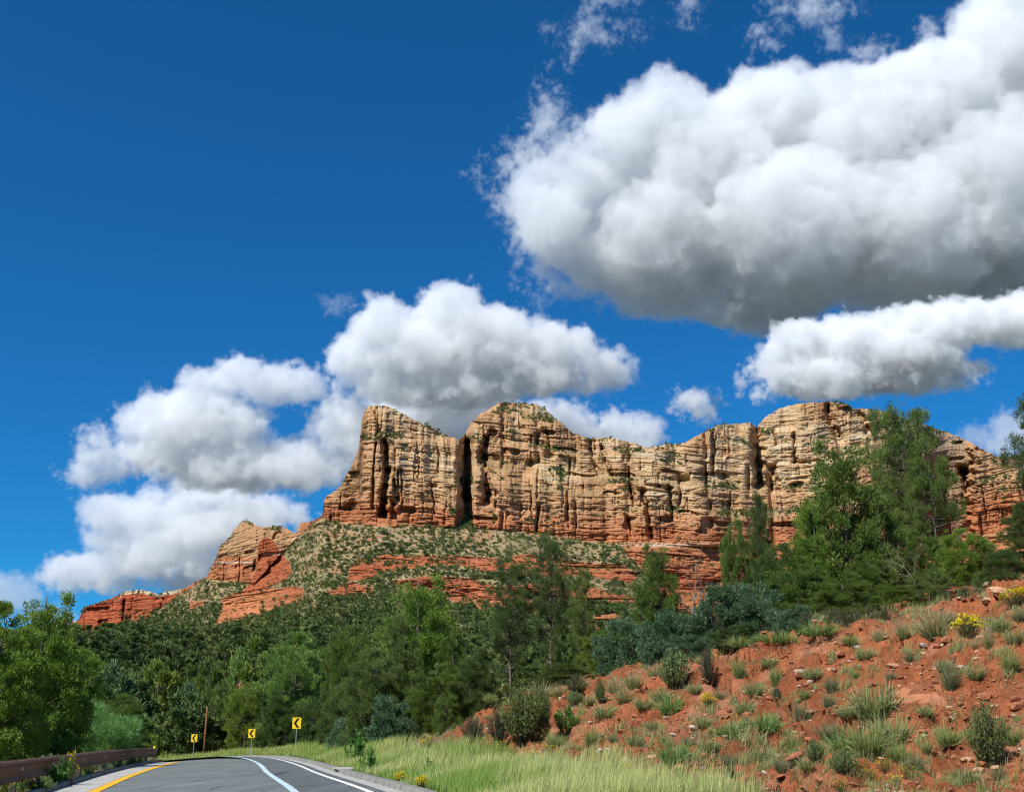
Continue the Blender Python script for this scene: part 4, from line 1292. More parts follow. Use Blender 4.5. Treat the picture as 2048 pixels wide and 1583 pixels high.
BR = (.132, .215, .050); GN = (.098, .155, .048); DKG = (.072, .115, .044); BLU = (.100, .175, .105); OLV = (.14, .20, .05); GRY = (.115, .165, .070); LG = (.155, .26, .095)
TR = [
 # left edge
 ('cone', 78, 60, 1166, 112, 'tall bright green juniper with a pointed top at the left edge', BR),
 ('egg', -10, 55, 1215, 110, 'juniper cut off by the left edge behind the rusty guardrail', BR),
 ('cone2', 160, 74, 1290, 72, 'lower juniper on the right flank of the tall left edge juniper', BR),
 ('egg2', 238, 95, 1392, 56, 'dark green juniper sloping down behind the feathery shrub', GN),
 ('soft', 178, 70, 1415, 112, 'soft light green feathery shrub behind the guardrail', (.14, .28, .10)),
 ('soft', 85, 64, 1452, 55, 'small feathery shrub low between guardrail and left edge juniper', (.12, .25, .09)),
 # middle trees
 ('egg', 590, 119, 1272, 78, 'large pale green juniper behind the largest chevron sign', LG),
 ('egg2', 492, 130, 1368, 50, 'yellowish green juniper behind the middle chevron sign', OLV),
 ('cone2', 645, 130, 1290, 44, 'narrow juniper just right of the large pale green one', GN),
 ('egg2', 700, 104, 1255, 56, 'mid green juniper left of the tall one at centre', GN),
 ('cone', 838, 90, 1135, 112, 'tallest juniper left of centre with rounded bright top', BR),
 ('cone', 905, 84, 1245, 56, 'juniper leaning on the right side of the tall centre juniper', GN),
 ('cone2', 795, 82, 1222, 62, 'pointed grey green juniper in front of the tall centre one', GRY),
 ('egg2', 745, 80, 1300, 60, 'grey twigged juniper low in the middle thicket', GRY),
 ('egg', 870, 76, 1330, 62, 'rounded juniper low in the thicket beside the red bank', GN),
 ('dome', 690, 90, 1385, 66, 'round dark bush right of the largest chevron sign', DKG),
 ('manz', 790, 76, 1398, 70, 'blue green bush at the foot of the centre junipers', BLU),
 ('manz2', 700, 82, 1440, 60, 'low blue green bush above the roadside grass at centre', BLU),
 ('dome', 625, 106, 1400, 52, 'dark bush directly behind the largest chevron sign', DKG),
 ('egg2', 556, 116, 1395, 44, 'dark juniper between the two right hand chevron signs', DKG),
 ('dome', 455, 144, 1400, 36, 'dark bush right of the wooden pole', DKG),
 ('pin3', 1022, 66, 1122, 46, 'dark open pinyon at centre with a bare black lower trunk', DKG),
 ('pin3', 1102, 74, 1076, 40, 'tallest of the three slim pinyons right of centre', DKG),
 ('pin3', 1163, 68, 1148, 29, 'slender pinyon with a bare leaning stem right of centre', GN),
 ('egg2', 955, 76, 1300, 44, 'dark juniper in the shade left of the open pinyon', DKG),
 ('egg', 1068, 66, 1335, 58, 'dark spreading juniper under the slim pinyons', DKG),
 ('egg2', 1205, 62, 1262, 48, 'olive juniper shrub below the slender leaning pinyon', OLV),
 ('cone', 1316, 60, 1074, 60, 'conical bright juniper standing left of the bare snag', GN),
 ('dome', 1130, 60, 1325, 66, 'dark low bush where the red bank meets the thicket', DKG),
 ('manz', 1255, 57, 1240, 72, 'blue green manzanita left of the conical juniper foot', BLU),
 ('manz2', 1340, 54, 1232, 74, 'blue green manzanita in front of the conical juniper', BLU),
 ('manz', 1440, 53, 1178, 84, 'tall silvery manzanita between snag and big juniper', BLU),
 ('manz2', 1520, 52, 1172, 74, 'silvery manzanita at the left foot of the big juniper', BLU),
 ('manz', 1395, 50, 1272, 62, 'low manzanita on the crest above the dark twiggy bush', BLU),
 ('manz2', 1480, 48, 1252, 62, 'low manzanita on the crest below the silvery ones', DKG),
 ('cone', 1688, 57, 862, 112, 'largest juniper of the photo right of centre against the cliff', GN),
 ('cone2', 1625, 56, 1000, 60, 'left shoulder juniper joined to the largest one', BR),
 ('cone2', 1525, 60, 980, 44, 'dark topped juniper left of the largest one', DKG),
 ('egg2', 1475, 58, 1045, 36, 'small juniper with a sideways lobe left of the big group', GN),
 ('egg', 1740, 53, 1110, 56, 'juniper low in front of the largest one on its right', GN),
 ('egg2', 1600, 52, 1120, 78, 'bushy juniper under the left side of the largest one', GN),
 ('pin2', 1815, 62, 832, 76, 'tall open pinyon with dark bare trunk right of the largest juniper', GN),
 ('pin2', 1868, 60, 925, 58, 'shorter pinyon with drooping right side boughs', GN),
 ('egg2', 1757, 59, 985, 62, 'dark juniper filling the gap between largest juniper and tall pinyon', GN),
 ('egg', 1850, 57, 1062, 58, 'round juniper below the drooping pinyon boughs', GN),
 ('egg2', 1560, 56, 1092, 60, 'dark juniper bush at the lower left of the largest juniper', DKG),
 ('egg', 1925, 54, 1058, 58, 'bright juniper under the open pinyons near the right edge', BR),
 ('cone2', 1975, 54, 1075, 44, 'small bright juniper right of the open pinyons', BR),
 ('egg2', 1690, 50, 1150, 70, 'leafy juniper bush at the foot of the largest one', GN),
 ('dome', 1790, 49, 1170, 62, 'green bush between the big junipers and crest grass', GN),
 ('dome', 1860, 47, 1140, 60, 'grey green bush on the crest under the open pinyons', GRY),
 ('pin', 2108, 46, 790, 84, 'pinyon reaching in from the right edge with bare gaps', DKG),
 ('egg2', 2062, 47, 1010, 62, 'dark juniper cut off by the right edge', DKG),
 ('dome', 2005, 45, 1100, 62, 'dark bush at the right edge above the yellow flowers', DKG),
 ('manz', 1590, 48, 1215, 50, 'small manzanita on the crest left of bright grass', BLU),
 ('brush', 1700, 46, 1212, 52, 'grey twiggy brush along the crest below the largest juniper', (.10, .105, .06)),
 ('brush', 1770, 45.5, 1205, 48, 'grey twiggy brush on the crest left of tall straw grass', (.10, .105, .06)),
 ('brush', 1640, 47, 1218, 46, 'twiggy brush behind the two bright crest grass tufts', (.10, .11, .06)),
 ('brush', 1925, 44, 1165, 50, 'twiggy brush on the crest above the yellow bush', (.08, .10, .05)),
 ('dome', 893, 70, 1386, 34, 'small dark green bush on the tip of the red bank', GN),
]
for k in TR:
    nm = PROTO[k[0]][0]
    cat = 'tree' if 'tree' in nm or 'pine' in nm else 'bush'
    place_tree(k[0], k[1], k[2], k[3], k[4], k[5], cat, 'junipers, pinyons and bushes round the road', k[6])
place_tree('dead', 1372, 60, 1085, 40, 'bare dead snag between conical juniper and manzanitas', 'dead tree', rz=.4)
place_tree('dead2', 1400, 57, 1110, 44, 'crooked bare dead branch beside the tall snag', 'dead tree', rz=2.2)
place_tree('dead2', 1830, 50, 1080, 60, 'grey dead branches tangled under the open pinyons', 'dead tree', rz=1.2)
place_tree('dead2', 360, 140, 1400, 34, 'grey dead brush left of the wooden pole', 'dead tree', rz=3)
place_tree('dead2', 395, 138, 1420, 26, 'grey dead twigs between wooden pole and smallest chevron sign', 'dead tree', rz=5)

# valley trees beyond the bend, one by one
def rel(px, py, marks):
    best = sorted(marks, key=lambda m: (m[0] - px) ** 2 + 1.5 * (m[1] - py) ** 2)[0]
    dx, dy = px - best[0], py - best[1]
    s = []
    if abs(dy) > 14: s.append('above' if dy < 0 else 'below')
    if abs(dx) > 14 or not s: s.append('left of' if dx < 0 else 'right of')
    if s[-1] in ('above', 'below'): ph = s[-1]
    elif len(s) == 2: ph = s[0] + ' and ' + s[1]
    else: ph = s[0]
    return ph + ' ' + best[2], math.hypot(dx, dy)


class Namer:
    """labels that tell look-alikes apart by what they stand nearest to"""
    def __init__(s): s.seen = {}
    def __call__(s, adj, px, py, marks):
        ph, dd = rel(px, py, marks)
        for w in ('', 'slightly farther ', 'third nearest ', 'fourth nearest ', 'fifth nearest ', 'sixth nearest ', 'seventh nearest ', 'eighth nearest '):
            l = (w + adj + ', ' + ph)
            if l not in s.seen: s.seen[l] = 1; return l
        return None
NAM = Namer()
VM = [(414, 1450, 'the wooden pole'), (389, 1475, 'the smallest chevron sign'), (590, 1330, 'the large pale juniper'), (300, 1500, 'the guardrail end'),
      (240, 1400, 'the sloping dark juniper'), (345, 1293, 'the narrow pointed valley top'), (441, 1283, 'the sharp conical valley top'), (506, 1277, 'the broad conical valley top')]
VT = [('m1', 345, 205, 1291, 22), ('m1', 441, 195, 1281, 34), ('m1', 506, 168, 1275, 44), ('m2', 312, 172, 1326, 44), ('m2', 226, 150, 1330, 40), ('m2', 262, 158, 1352, 38), ('m3', 392, 200, 1330, 34), ('m2', 415, 180, 1322, 30),
      ('m2', 474, 172, 1305, 32), ('m1', 540, 165, 1312, 30), ('m2', 372, 150, 1370, 36), ('m2', 452, 145, 1372, 32), ('m3', 290, 158, 1400, 36), ('m3', 318, 150, 1432, 32), ('m2', 410, 150, 1380, 26),
      ('m3', 268, 139, 1440, 30), ('m3', 340, 143, 1452, 26), ('m3', 372, 143, 1462, 30), ('m3', 432, 139, 1452, 30), ('m3', 470, 135, 1450, 30), ('m3', 520, 130, 1448, 30), ('m3', 545, 124, 1450, 30), ('m3', 580, 117, 1455, 32),
      ('m3', 650, 106, 1462, 30), ('m3', 300, 132, 1465, 30), ('m1', 380, 230, 1300, 18), ('m2', 290, 230, 1310, 26), ('m2', 250, 240, 1316, 26), ('m1', 210, 220, 1318, 22), ('m2', 575, 190, 1298, 34), ('m1', 620, 200, 1275, 28),
      ('m2', 470, 240, 1296, 24), ('m2', 545, 245, 1290, 24), ('m1', 665, 180, 1268, 26), ('m2', 690, 165, 1290, 40), ('m2', 330, 190, 1350, 26), ('m1', 427, 150, 1375, 18)]
for key, px, d, top, hw in VT:
    c = [GN, DKG, GRY, BLU, OLV, LG][rnd.randrange(6)]
    adj = {'m1': 'pointed valley juniper', 'm2': 'rounded valley juniper', 'm3': 'squat valley bush'}[key]
    place_tree(key, px, d, top, hw, NAM(adj, px, top + 25, VM), 'tree' if key != 'm3' else 'bush', 'junipers in the valley beyond the bend', c)

# the far wood and the scrub on the butte: nobody could count these
def scatter(name, P, scl, protos, label, seed=1, color=None):
    me = bpy.data.meshes.new(name)
    me.vertices.add(len(P)); me.vertices.foreach_set('co', np.asarray(P, np.float32).ravel())
    a_s = me.attributes.new('size', 'FLOAT', 'POINT'); a_s.data.foreach_set('value', np.asarray(scl, np.float32))
    me.materials.append(MSCR)
    o = link(bpy.data.objects.new(name, me))
    ng = bpy.data.node_groups.new(name, 'GeometryNodeTree')
    ng.interface.new_socket('Geometry', in_out='INPUT', socket_type='NodeSocketGeometry')
    ng.interface.new_socket('Geometry', in_out='OUTPUT', socket_type='NodeSocketGeometry')
    N = ng.nodes; L = ng.links
    gi = N.new('NodeGroupInput'); go = N.new('NodeGroupOutput')
    coll = bpy.data.collections.new(name + '_kinds')
    for q in protos: coll.objects.link(q)
    ci = N.new('GeometryNodeCollectionInfo'); ci.inputs[0].default_value = coll; ci.inputs[1].default_value = True; ci.inputs[2].default_value = True
    ip = N.new('GeometryNodeInstanceOnPoints'); ip.inputs['Pick Instance'].default_value = True
    ri = N.new('FunctionNodeRandomValue'); ri.data_type = 'INT'; ri.inputs[4].default_value = 0; ri.inputs[5].default_value = len(protos) - 1; ri.inputs['Seed'].default_value = seed
    rr2 = N.new('FunctionNodeRandomValue'); rr2.data_type = 'FLOAT'; rr2.inputs[2].default_value = 0; rr2.inputs[3].default_value = 6.28; rr2.inputs['Seed'].default_value = seed + 3
    cx = N.new('ShaderNodeCombineXYZ'); L.new(rr2.outputs[1], cx.inputs[2])
    na = N.new('GeometryNodeInputNamedAttribute'); na.data_type = 'FLOAT'; na.inputs[0].default_value = 'size'
    L.new(gi.outputs[0], ip.inputs['Points']); L.new(ci.outputs[0], ip.inputs['Instance']); L.new(ri.outputs[2], ip.inputs['Instance Index'])
    L.new(cx.outputs[0], ip.inputs['Rotation']); L.new(na.outputs[0], ip.inputs['Scale']); L.new(ip.outputs[0], go.inputs[0])
    o.modifiers.new('scatter', 'NODES').node_group = ng
    return tag(o, label, kind='stuff')


def scrub_mat():
    m = Mat('scrub_leaves', .7, .2)
    oi = m.N.new('ShaderNodeObjectInfo')
    c = m.ramp(oi.outputs['Random'], [(0, (.042, .074, .028)), (.45, (.070, .112, .040)), (.8, (.115, .155, .06)), (1, (.17, .19, .085))])
    m.color(m.mix(1.0, c, m.attr(), 'MULTIPLY'))
    return m.m
MSCR = scrub_mat()
def scrub_proto(name, seed, n, flat, leaf):
    g = np.random.default_rng(seed)
    c = unit(g.normal(size=(9, 3))) * np.array([.6, .6, .4 * flat]) + np.array([0, 0, .45 * flat])
    me = crown_mesh(name, c, np.full(9, .42), n // 9, leaf, leaf * .7, g, .3, ((.7, .8, .7), (1.3, 1.2, 1.)), mat=MSCR)
    return bpy.data.objects.new(name, me)
SP_ = [scrub_proto('shrub_kind', 81, 110, 1.0, .42), scrub_proto('shrub_kind', 82, 100, .8, .42), scrub_proto('shrub_kind', 83, 110, 1.5, .42)]
Vb = np.stack([VX, VY, VZ], -1)
ok = (PX > -30) & (PX < 2060)
clumpn = .62 + .55 * fbm(X0 / 18, Z0 / 6, 3, 310)
dens = np.where(~rock, .55 + .45 * sst(1100, 1230, PY), 0) * np.clip(clumpn, .12, 1.3)
dens = dens * np.where(PX < 620, 1.25, 1.0)
dens = np.where(red & ~cliff, .03 + .22 * (ledge > .6) * (clumpn > .5), dens)
dens = np.where(cliff, 1.0 * (ledge > .55) * sst(.45, .9, .5 + fbm(X0 / 24, Z0 / 14, 3, 311)) * (1 - .8 * redness), dens)
dens = np.where(cliff & (PY < skyl[None] + 9), .45 * sst(.3, .8, .5 + fbm(X0 / 20, Z0 * 0, 3, 312)), dens)
dens = np.where(tower, dens * .2, dens)
gullyv = (np.abs(PX - 934) < 10) & (PY > 1015) & (PY < 1062)
dens = np.where(gullyv, .9, dens)
dens = dens * ok * 1.0
w_ = (dens * np.concatenate([np.diff(PY, axis=0), np.zeros((1, NC))], 0)).ravel()
pick = rng.choice(w_.size, 40000, replace=False, p=w_ / w_.sum())
Pb = Vb.reshape(-1, 3)[pick]
sz = rng.gamma(5, .32, len(pick)) * (.8 + .9 * sst(1180, 1290, PY.ravel()[pick]))
sz = np.where(cliff.ravel()[pick], sz * .85, sz)
scatter('scrub', Pb, sz, SP_, 'dark juniper scrub dotting the slopes and ledges of the butte')
# far wood on the valley floor between the bend and the butte
n = 15000
r_ = np.exp(rng.uniform(math.log(135), math.log(1000), n)); a_1 = np.radians(rng.uniform(-27, 27, n))
fx, fy = r_ * np.sin(a_1), r_ * np.cos(a_1)
nzf = fbm(fx / 30, fy / 30, 3, 320)
azf = fx / fy; clr = ((np.abs(azf + .265) < .022) & (r_ > 145) & (r_ < 215)) | ((np.abs(azf + .297) < .010) & (r_ > 140) & (r_ < 200)) | ((np.abs(azf + .232) < .008) & (r_ > 170) & (r_ < 240))
keep = ~clr & (nzf > -.55) & ((r_ > 260) | (rng.random(n) < .42))
fx, fy, r_ = fx[keep], fy[keep], r_[keep]
fz = Hn(fx, fy)
def tree_kind(key, seedc):
    me = PROTO[key][1][1][1].copy(); me.materials.clear(); me.materials.append(MSCR)
    return bpy.data.objects.new('wood_tree_kind', me)
kinds = [tree_kind('m1', 1), tree_kind('m2', 2), tree_kind('m3', 3)]
scatter('woodland', np.stack([fx, fy, fz - .2], -1), rng.uniform(.42, 1.25, len(fx)) * (1 + .25 * sst(300, 900, r_)), kinds, 'dark green juniper wood covering the valley floor below the butte', 5)

# ---------------------------------------------------------------- guardrail
def rust_mat():
    m = Mat('rusted_steel', .62, .35)
    p = m.geo()
    a = m.noise(m.map(p, (2.5, 2.5, 9)), 1.5, 6, .65); b = m.noise(p, 30, 3)
    c = m.ramp(a, [(.25, (.085, .040, .027)), (.5, (.155, .070, .042)), (.78, (.23, .11, .066))])
    m.color(m.mix(1.0, c, m.ramp(b, [(.3, .85), (.7, 1.1)]), 'MULTIPLY'))
    m.b.inputs['Metallic'].default_value = .25
    m.bump(b, .3, .004)
    return m.m
MRUST = rust_mat()
MPOST = simple('weathered_post', (.30, .21, .13), .9, .3, 5, bump=.5)
MPOSTD = simple('dark_post', (.07, .075, .075), .9, .2, 5, bump=.4)
MGALV = simple('galvanised_steel', (.42, .44, .45), .45, .12, 12, spec=.5, metal=.6)
MSY = simple('sign_yellow', (.93, .62, .006), .45, .025, 2, spec=.5)
MBLK = simple('black_sign_and_shade', (.012, .012, .012), .5, .02, 3, spec=.4)
MWH = simple('reflector_white', (.82, .82, .78), .5, .04, 6)
RAIL = LC + LNL * .62 + np.array((0, 0, .87))
RAIL[:, 2] -= .3 * sst(96, 108, RAIL[:, 1])
RAIL = RAIL[30:]
rd_ = np.concatenate([[0], np.cumsum(np.linalg.norm(np.diff(RAIL[:, :2], axis=0), axis=1))])
def railat(s): return np.array([np.interp(s, rd_, RAIL[:, k]) for k in range(3)])
def raildir(s):
    d = railat(s + .2) - railat(s - .2); d[2] = 0; d /= np.linalg.norm(d)
    return d, np.array([d[1], -d[0], 0])      # along, towards the road
grt = empty('guardrail', tuple(railat(20))); tag(grt, 'rust brown steel guardrail curving away along the left edge of the road', 'guardrail')
base0 = np.array(grt.location)
prof = [(-.03, .0), (.02, .0), (.075, -.03), (.115, -.075), (.115, -.115), (.05, -.16), (.03, -.20), (.03, -.38), (.05, -.42), (.105, -.45), (.125, -.48), (.115, -.51), (.07, -.54), (.01, -.54)]
full = prof + [(o - .006, z) for o, z in prof[::-1]]
L_tot = rd_[-1]
s = 2.0
while s < L_tot - 4:
    e = min(s + 3.81, L_tot - .2); ss = np.linspace(s + .01, e + .12, 6); Vv = []
    for x in ss:
        P = railat(x); dd, nn = raildir(x)
        for o, z in full: Vv.append(P + nn * (o + (.003 if x > e else 0)) + np.array([0, 0, z]) - base0)
    np_obj('rail', Vv, grid_faces(6, len(full), True), [MRUST], grt, smooth=False)
    P = railat(s + .06); dd, nn = raildir(s); ang = math.atan2(dd[1], dd[0])
    gz = H1(P[0], P[1])
    mb = MB(); c = P - nn * .13 - base0
    mb.box((c[0], c[1], (gz - .4 + P[2] - .06) / 2 - base0[2]), (.20, .15, P[2] - .06 - gz + .4), ang)
    mb.build('post', MPOST if int(s / 3.81) % 2 == 0 else MPOSTD, grt, bevel=.01)
    mb = MB(); c2 = P - nn * .03 - base0
    mb.box((c2[0], c2[1], P[2] - .25 - base0[2]), (.14, .075, .36), ang); mb.build('spacer_block', MPOSTD, grt)
    mb = MB(); c3_ = P + nn * .035 - base0
    if int(s / 3.81) % 2 == 1:
        mb.box((c3_[0], c3_[1], P[2] - .24 - base0[2]), (.11, .05, .09), ang, 0); mb.build('reflector', MWH, grt, bevel=.01)
    s += 3.81
def marker(px, d, ztop, h, w, label, white=True):
    x = at(px, 1490, d)[0]; g = H1(x, d)
    r = empty('delineator', (x, d, g)); tag(r, label, 'delineator', 'delineators behind the guardrail')
    mb = MB(); mb.box((0, 0, (ztop - g) / 2 - .1), (w * .8, .025, ztop - g + .2)); mb.build('post', MWH, r)
    mb = MB(); mb.box((0, -.022, ztop - g - h / 2), (w, .012, h)); mb.build('reflector', MSY, r, bevel=.003)
marker(219, 58.5, 1.08, .26, .13, 'yellow delineator with white foot rising behind the middle of the guardrail')
marker(229.5, 62.5, 1.02, .16, .09, 'small yellow delineator just right of the larger one behind the guardrail')
marker(309, 90, .86, .17, .14, 'yellow delineator above the far end of the guardrail')

# ---------------------------------------------------------------- chevron signs and pole
def chevron(px, pyc, d, label, tilt=0.):
    x, y, z = at(px, pyc, d)
    g = H1(x, y) - .05
    r = empty('chevron_sign', (x, y, g), 0); tag(r, label, 'road sign', 'chevron signs on the outside of the bend')
    hh = z - g
    mb = MB(); mb.box((0, .03, hh / 2), (.05, .045, hh + .25)); mb.build('post', MGALV, r)
    W_, H_ = .61, .78
    mb = MB(); mb.box((0, 0, hh), (W_, .006, H_)); pa = mb.build('panel', MSY, r, bevel=.002)
    # chevron: a thick < as one polygon, 3 mm proud
    k = .5
    out = [(.20 * k / .5, .33), (.02, .33), (-.22, 0.), (.02, -.33), (.20, -.33), (-.03, 0.)]
    V = [(a, -.0075, b + hh) for a, b in out] + [(a, -.004, b + hh) for a, b in out]
    F = [(0, 1, 2, 5), (5, 2, 3, 4)] + [(i, i + 6, (i + 1) % 6 + 6, (i + 1) % 6) for i in range(6)]
    mb = MB(); mb.add(V, F); mb.build('arrow', MBLK, r)
    r.rotation_euler = (0, tilt, math.radians(7))
chevron(593.5, 1445, 85.5, 'largest chevron sign, black arrow on yellow, on the right of the three')
chevron(503.5, 1465.5, 108, 'middle one of three yellow chevron signs beside the bend')
chevron(388.5, 1475, 125, 'smallest yellow chevron sign, left of the wooden pole')
x, y, z = at(415.5, 1412, 128); g = H1(x, y)
pl = empty('wooden_pole', (x - .05, y, g)); tag(pl, 'bare reddish brown wooden pole standing between two chevron signs', 'pole')
mb = MB(); mb.tube([(0, 0, -.5), (0, 0, (z - g) * .5), (.0, 0, z - g)], [.13, .11, .09], 10)
mb.build('shaft', simple('creosoted_wood', (.22, .09, .04), .85, .2, 3, bump=.5), pl, smooth=True)

# storm drain inlet in the right kerb
k = int(np.argmin(abs(RC[:, 1] - 52.5)))
P = RC[k]; T = RC[k + 1] - RC[k - 1]; T /= np.linalg.norm(T); ang = math.atan2(T[1], T[0]); Nn = np.array([T[1], -T[0], 0])
dr = empty('storm_drain', tuple(P), ang); tag(dr, 'storm drain inlet with dark opening and concrete lid in the kerb', 'drain')
mb = MB(); mb.box((0, -.75, .135), (3.0, 1.5, .05)); mb.build('lid', MCON, dr, bevel=.01)
mb = MB()
for sx in (-1.06, 1.06): mb.box((sx, -.16, .0), (.30, .32, .22))
mb.build('side_wall', MCON2, dr)
mb = MB(); mb.box((0, -.30, -.15), (1.82, .30, .52)); mb.build('opening', MBLK, dr)  # solid black block stands in for the shade inside the inlet

# ---------------------------------------------------------------- rocks
def rock_proto(name, seed, flat, mat, sub=2, amp=.35):
    g = np.random.default_rng(seed)
    bm = bmesh.new(); bmesh.ops.create_icosphere(bm, subdivisions=sub, radius=1)
    V = np.array([v.co[:] for v in bm.verts])
    pl_ = unit(g.normal(size=(9, 3)))
    for p in pl_:
        dd = V @ p; lim = g.uniform(.55, .85)
        V = V - np.maximum(dd - lim, 0)[:, None] * p
    V *= (1 + amp * .35 * g.normal(size=(len(V), 1)) * .3)
    V[:, 2] *= flat
    for v, c in zip(bm.verts, V): v.co = c
    me = bpy.data.meshes.new(name); bm.to_mesh(me); bm.free(); me.materials.append(mat)
    return me
MRR = simple('red_rock', (.34, .125, .06), .95, .22, 3, bump=.7, bd=.03)
MRP = simple('pale_rock', (.52, .42, .32), .95, .18, 3, bump=.6, bd=.03)
MRT = simple('tan_rock', (.47, .27, .15), .95, .2, 3, bump=.6, bd=.03)
RKM = {'r': [rock_proto('rock', 91 + i, f, MRR) for i, f in enumerate((.55, .4, .7))], 'p': [rock_proto('rock', 95 + i, f, MRP) for i, f in enumerate((.6, .4))], 't': [rock_proto('rock', 98 + i, f, MRT) for i, f in enumerate((.5, .35))]}
LM = [(945, 1470, 'the small dark twiggy bush'), (1050, 1450, 'the big twiggy bush'), (1417, 1340, 'the dark crest bush'), (1417, 1405, 'the small yellow flower bush'), (1838, 1365, 'the smooth red outcrop'), (1940, 1255, 'the large yellow bush'),
      (1588, 1531, 'the round red boulder'), (1740, 1470, 'the widest green tuft'), (1982, 1490, 'the big right hand bush'), (1570, 1285, 'the bright crest grass'), (1200, 1514, 'the white stones'), (2030, 1205, 'the right edge yellow bush'),
      (709, 1517, 'the weed at the kerb'), (1131, 1450, 'the leafy green weed'), (1351, 1360, 'the grey green bush'), (892, 1410, 'the bank tip bush'), (1614, 1320, 'the pale straw tuft')]
RKL = [(1199, 1514, 16, 'p'), (1242, 1523, 17, 'p'), (1216, 1506, 9, 'p'), (1588, 1531, 36, 'r'), (1530, 1546, 15, 'p'), (1347, 1472, 16, 'p'), (1386, 1456, 17, 'p'), (1785, 1333, 24, 't'), (1898, 1417, 14, 't'), (1412, 1371, 18, 't'),
       (2000, 1199, 40, 't'), (2030, 1180, 26, 'r'), (1975, 1212, 26, 't'), (1512, 1472, 12, 'r'), (1450, 1480, 12, 'p'), (1670, 1418, 12, 'r'), (1575, 1498, 18, 'r'), (1490, 1483, 12, 'p'), (1620, 1490, 22, 'r'), (1690, 1508, 18, 'r'),
       (1620, 1370, 14, 'p'), (1600, 1378, 10, 'p'), (1490, 1400, 10, 'p'), (1410, 1390, 9, 'p'), (1765, 1523, 14, 't'), (1560, 1560, 22, 'r'), (1480, 1567, 26, 'r'), (1640, 1560, 22, 'r'), (1710, 1572, 24, 'r'), (1870, 1277, 8, 'p'),
       (1990, 1545, 18, 't'), (2040, 1500, 14, 'p'), (2020, 1540, 16, 'r'), (1930, 1440, 16, 'r'), (1020, 1420, 14, 't'), (1000, 1428, 12, 'r'), (1180, 1448, 10, 'p'), (1270, 1435, 14, 'r'), (1320, 1500, 12, 'r'), (1440, 1530, 14, 'r'),
       (1845, 1470, 16, 'r'), (1880, 1560, 20, 'r'), (1800, 1400, 14, 'r'), (1960, 1400, 12, 't'), (1130, 1395, 12, 'r'), (985, 1505, 10, 't'), (1660, 1460, 12, 'p'), (1440, 1352, 10, 'r')]
cn = {'r': 'red rock', 'p': 'pale stone', 't': 'tan rock'}
for i, (px, py, w, c) in enumerate(RKL):
    x, y, z = hit(px, py)
    me = RKM[c][i % len(RKM[c])]
    s = w * y / FOC / 2 * 1.1
    o = bpy.data.objects.new('boulder' if w > 30 else 'rock', me); link(o)
    o.location = (x, y, z + s * .18); o.scale = (s * rnd.uniform(.9, 1.2), s, s * rnd.uniform(.8, 1.2)); o.rotation_euler = (rnd.uniform(-.3, .3), rnd.uniform(-.3, .3), rnd.uniform(0, 6))
    adj = cn[c] if (px, py) != (1588, 1531) else 'round red boulder'
    if adj.startswith('round'): tag(o, 'large round red boulder low on the bank between green tufts', 'boulder', 'loose rocks on the red bank')
    else: tag(o, NAM(adj, px, py, [m for m in LM if m[2] != 'the white stones' or c != 'p']), 'rock', 'loose rocks on the red bank')
# the smooth red bedrock outcrop
def outcrop(px, py, w, h, label, seed):
    x, y, z = hit(px, py); g = np.random.default_rng(seed)
    W_ = w * y / FOC; H_ = h * y / FOC
    mb_v = []; nu, nv = 26, 18
    U, Vq = np.meshgrid(np.linspace(-1, 1, nu), np.linspace(-1, 1, nv))
    X = x + U * W_ / 2; Y = y + Vq * H_ * .95
    base = Hn(X, Y, False)
    bump = sst(1, .55, np.maximum(abs(U + .15 * vn(U * 2, Vq * 2, seed)), abs(Vq + .15 * vn(U * 2 + 5, Vq * 2, seed))))
    st = np.floor((fbm(X / 1.3, Y / 1.1, 2, seed) + Vq * .8) * 3) / 3
    Z = base - .5 + bump * (.52 + .20 * st + .09 * fbm(X / .5, Y / .5, 3, seed))
    o = np_obj('rock_outcrop', np.stack([X, Y, Z], -1).reshape(-1, 3), grid_faces(nv, nu), [MRR2])
    tag(o, label, 'rock outcrop')
MRR2 = simple('smooth_red_rock', (.36, .145, .07), .92, .12, 1.5, bump=.35, bd=.03)
outcrop(1838, 1395, 84, 95, 'smooth red bedrock outcrop showing through the bank on the right', 5)
if 0: outcrop(1490, 1372, 90, 18, 'low red rock shelf on the bank below the crest grass', 8)
if 0: outcrop(1690, 1378, 84, 14, 'thin pale red rock shelf right of the straw tuft', 9)

# gravel: loose stones nobody could count
n = 22000
a_1 = np.radians(rng.uniform(-8, 27.5, n)); r_ = np.exp(rng.uniform(math.log(21), math.log(75), n))
gx, gy = r_ * np.sin(a_1), r_ * np.cos(a_1)
m = (bank_mask(gx, gy, near_h(gx, gy)) > .4) & (fbm(gx / 1.6, gy / 1.6, 3, 350) > rng.uniform(-.5, .25, n))
gx, gy = gx[m], gy[m]; gz = Hn(gx, gy)
def scatter2(name, P, scl, protos, label, seed, mat):
    global MSCR
    keep_ = MSCR; MSCR = mat
    o = scatter(name, P, scl, protos, label, seed); MSCR = keep_
    return o
GK = [bpy.data.objects.new('stone_kind', rock_proto('stone_kind', 120 + i, f, m_, 1)) for i, (f, m_) in enumerate([(.6, MRR), (.45, MRR), (.7, MRR), (.5, MRR), (.6, MRR), (.8, MRR), (.5, MRT), (.4, MRT), (.5, MRR), (.9, MRR), (.6, MRP), (.7, MRR)])]
scatter2('gravel', np.stack([gx, gy, gz + .01], -1), np.clip(rng.lognormal(-2.9, .6, len(gx)), .015, .24), GK, 'loose red stones and clods strewn over the bank', 9, MRR)

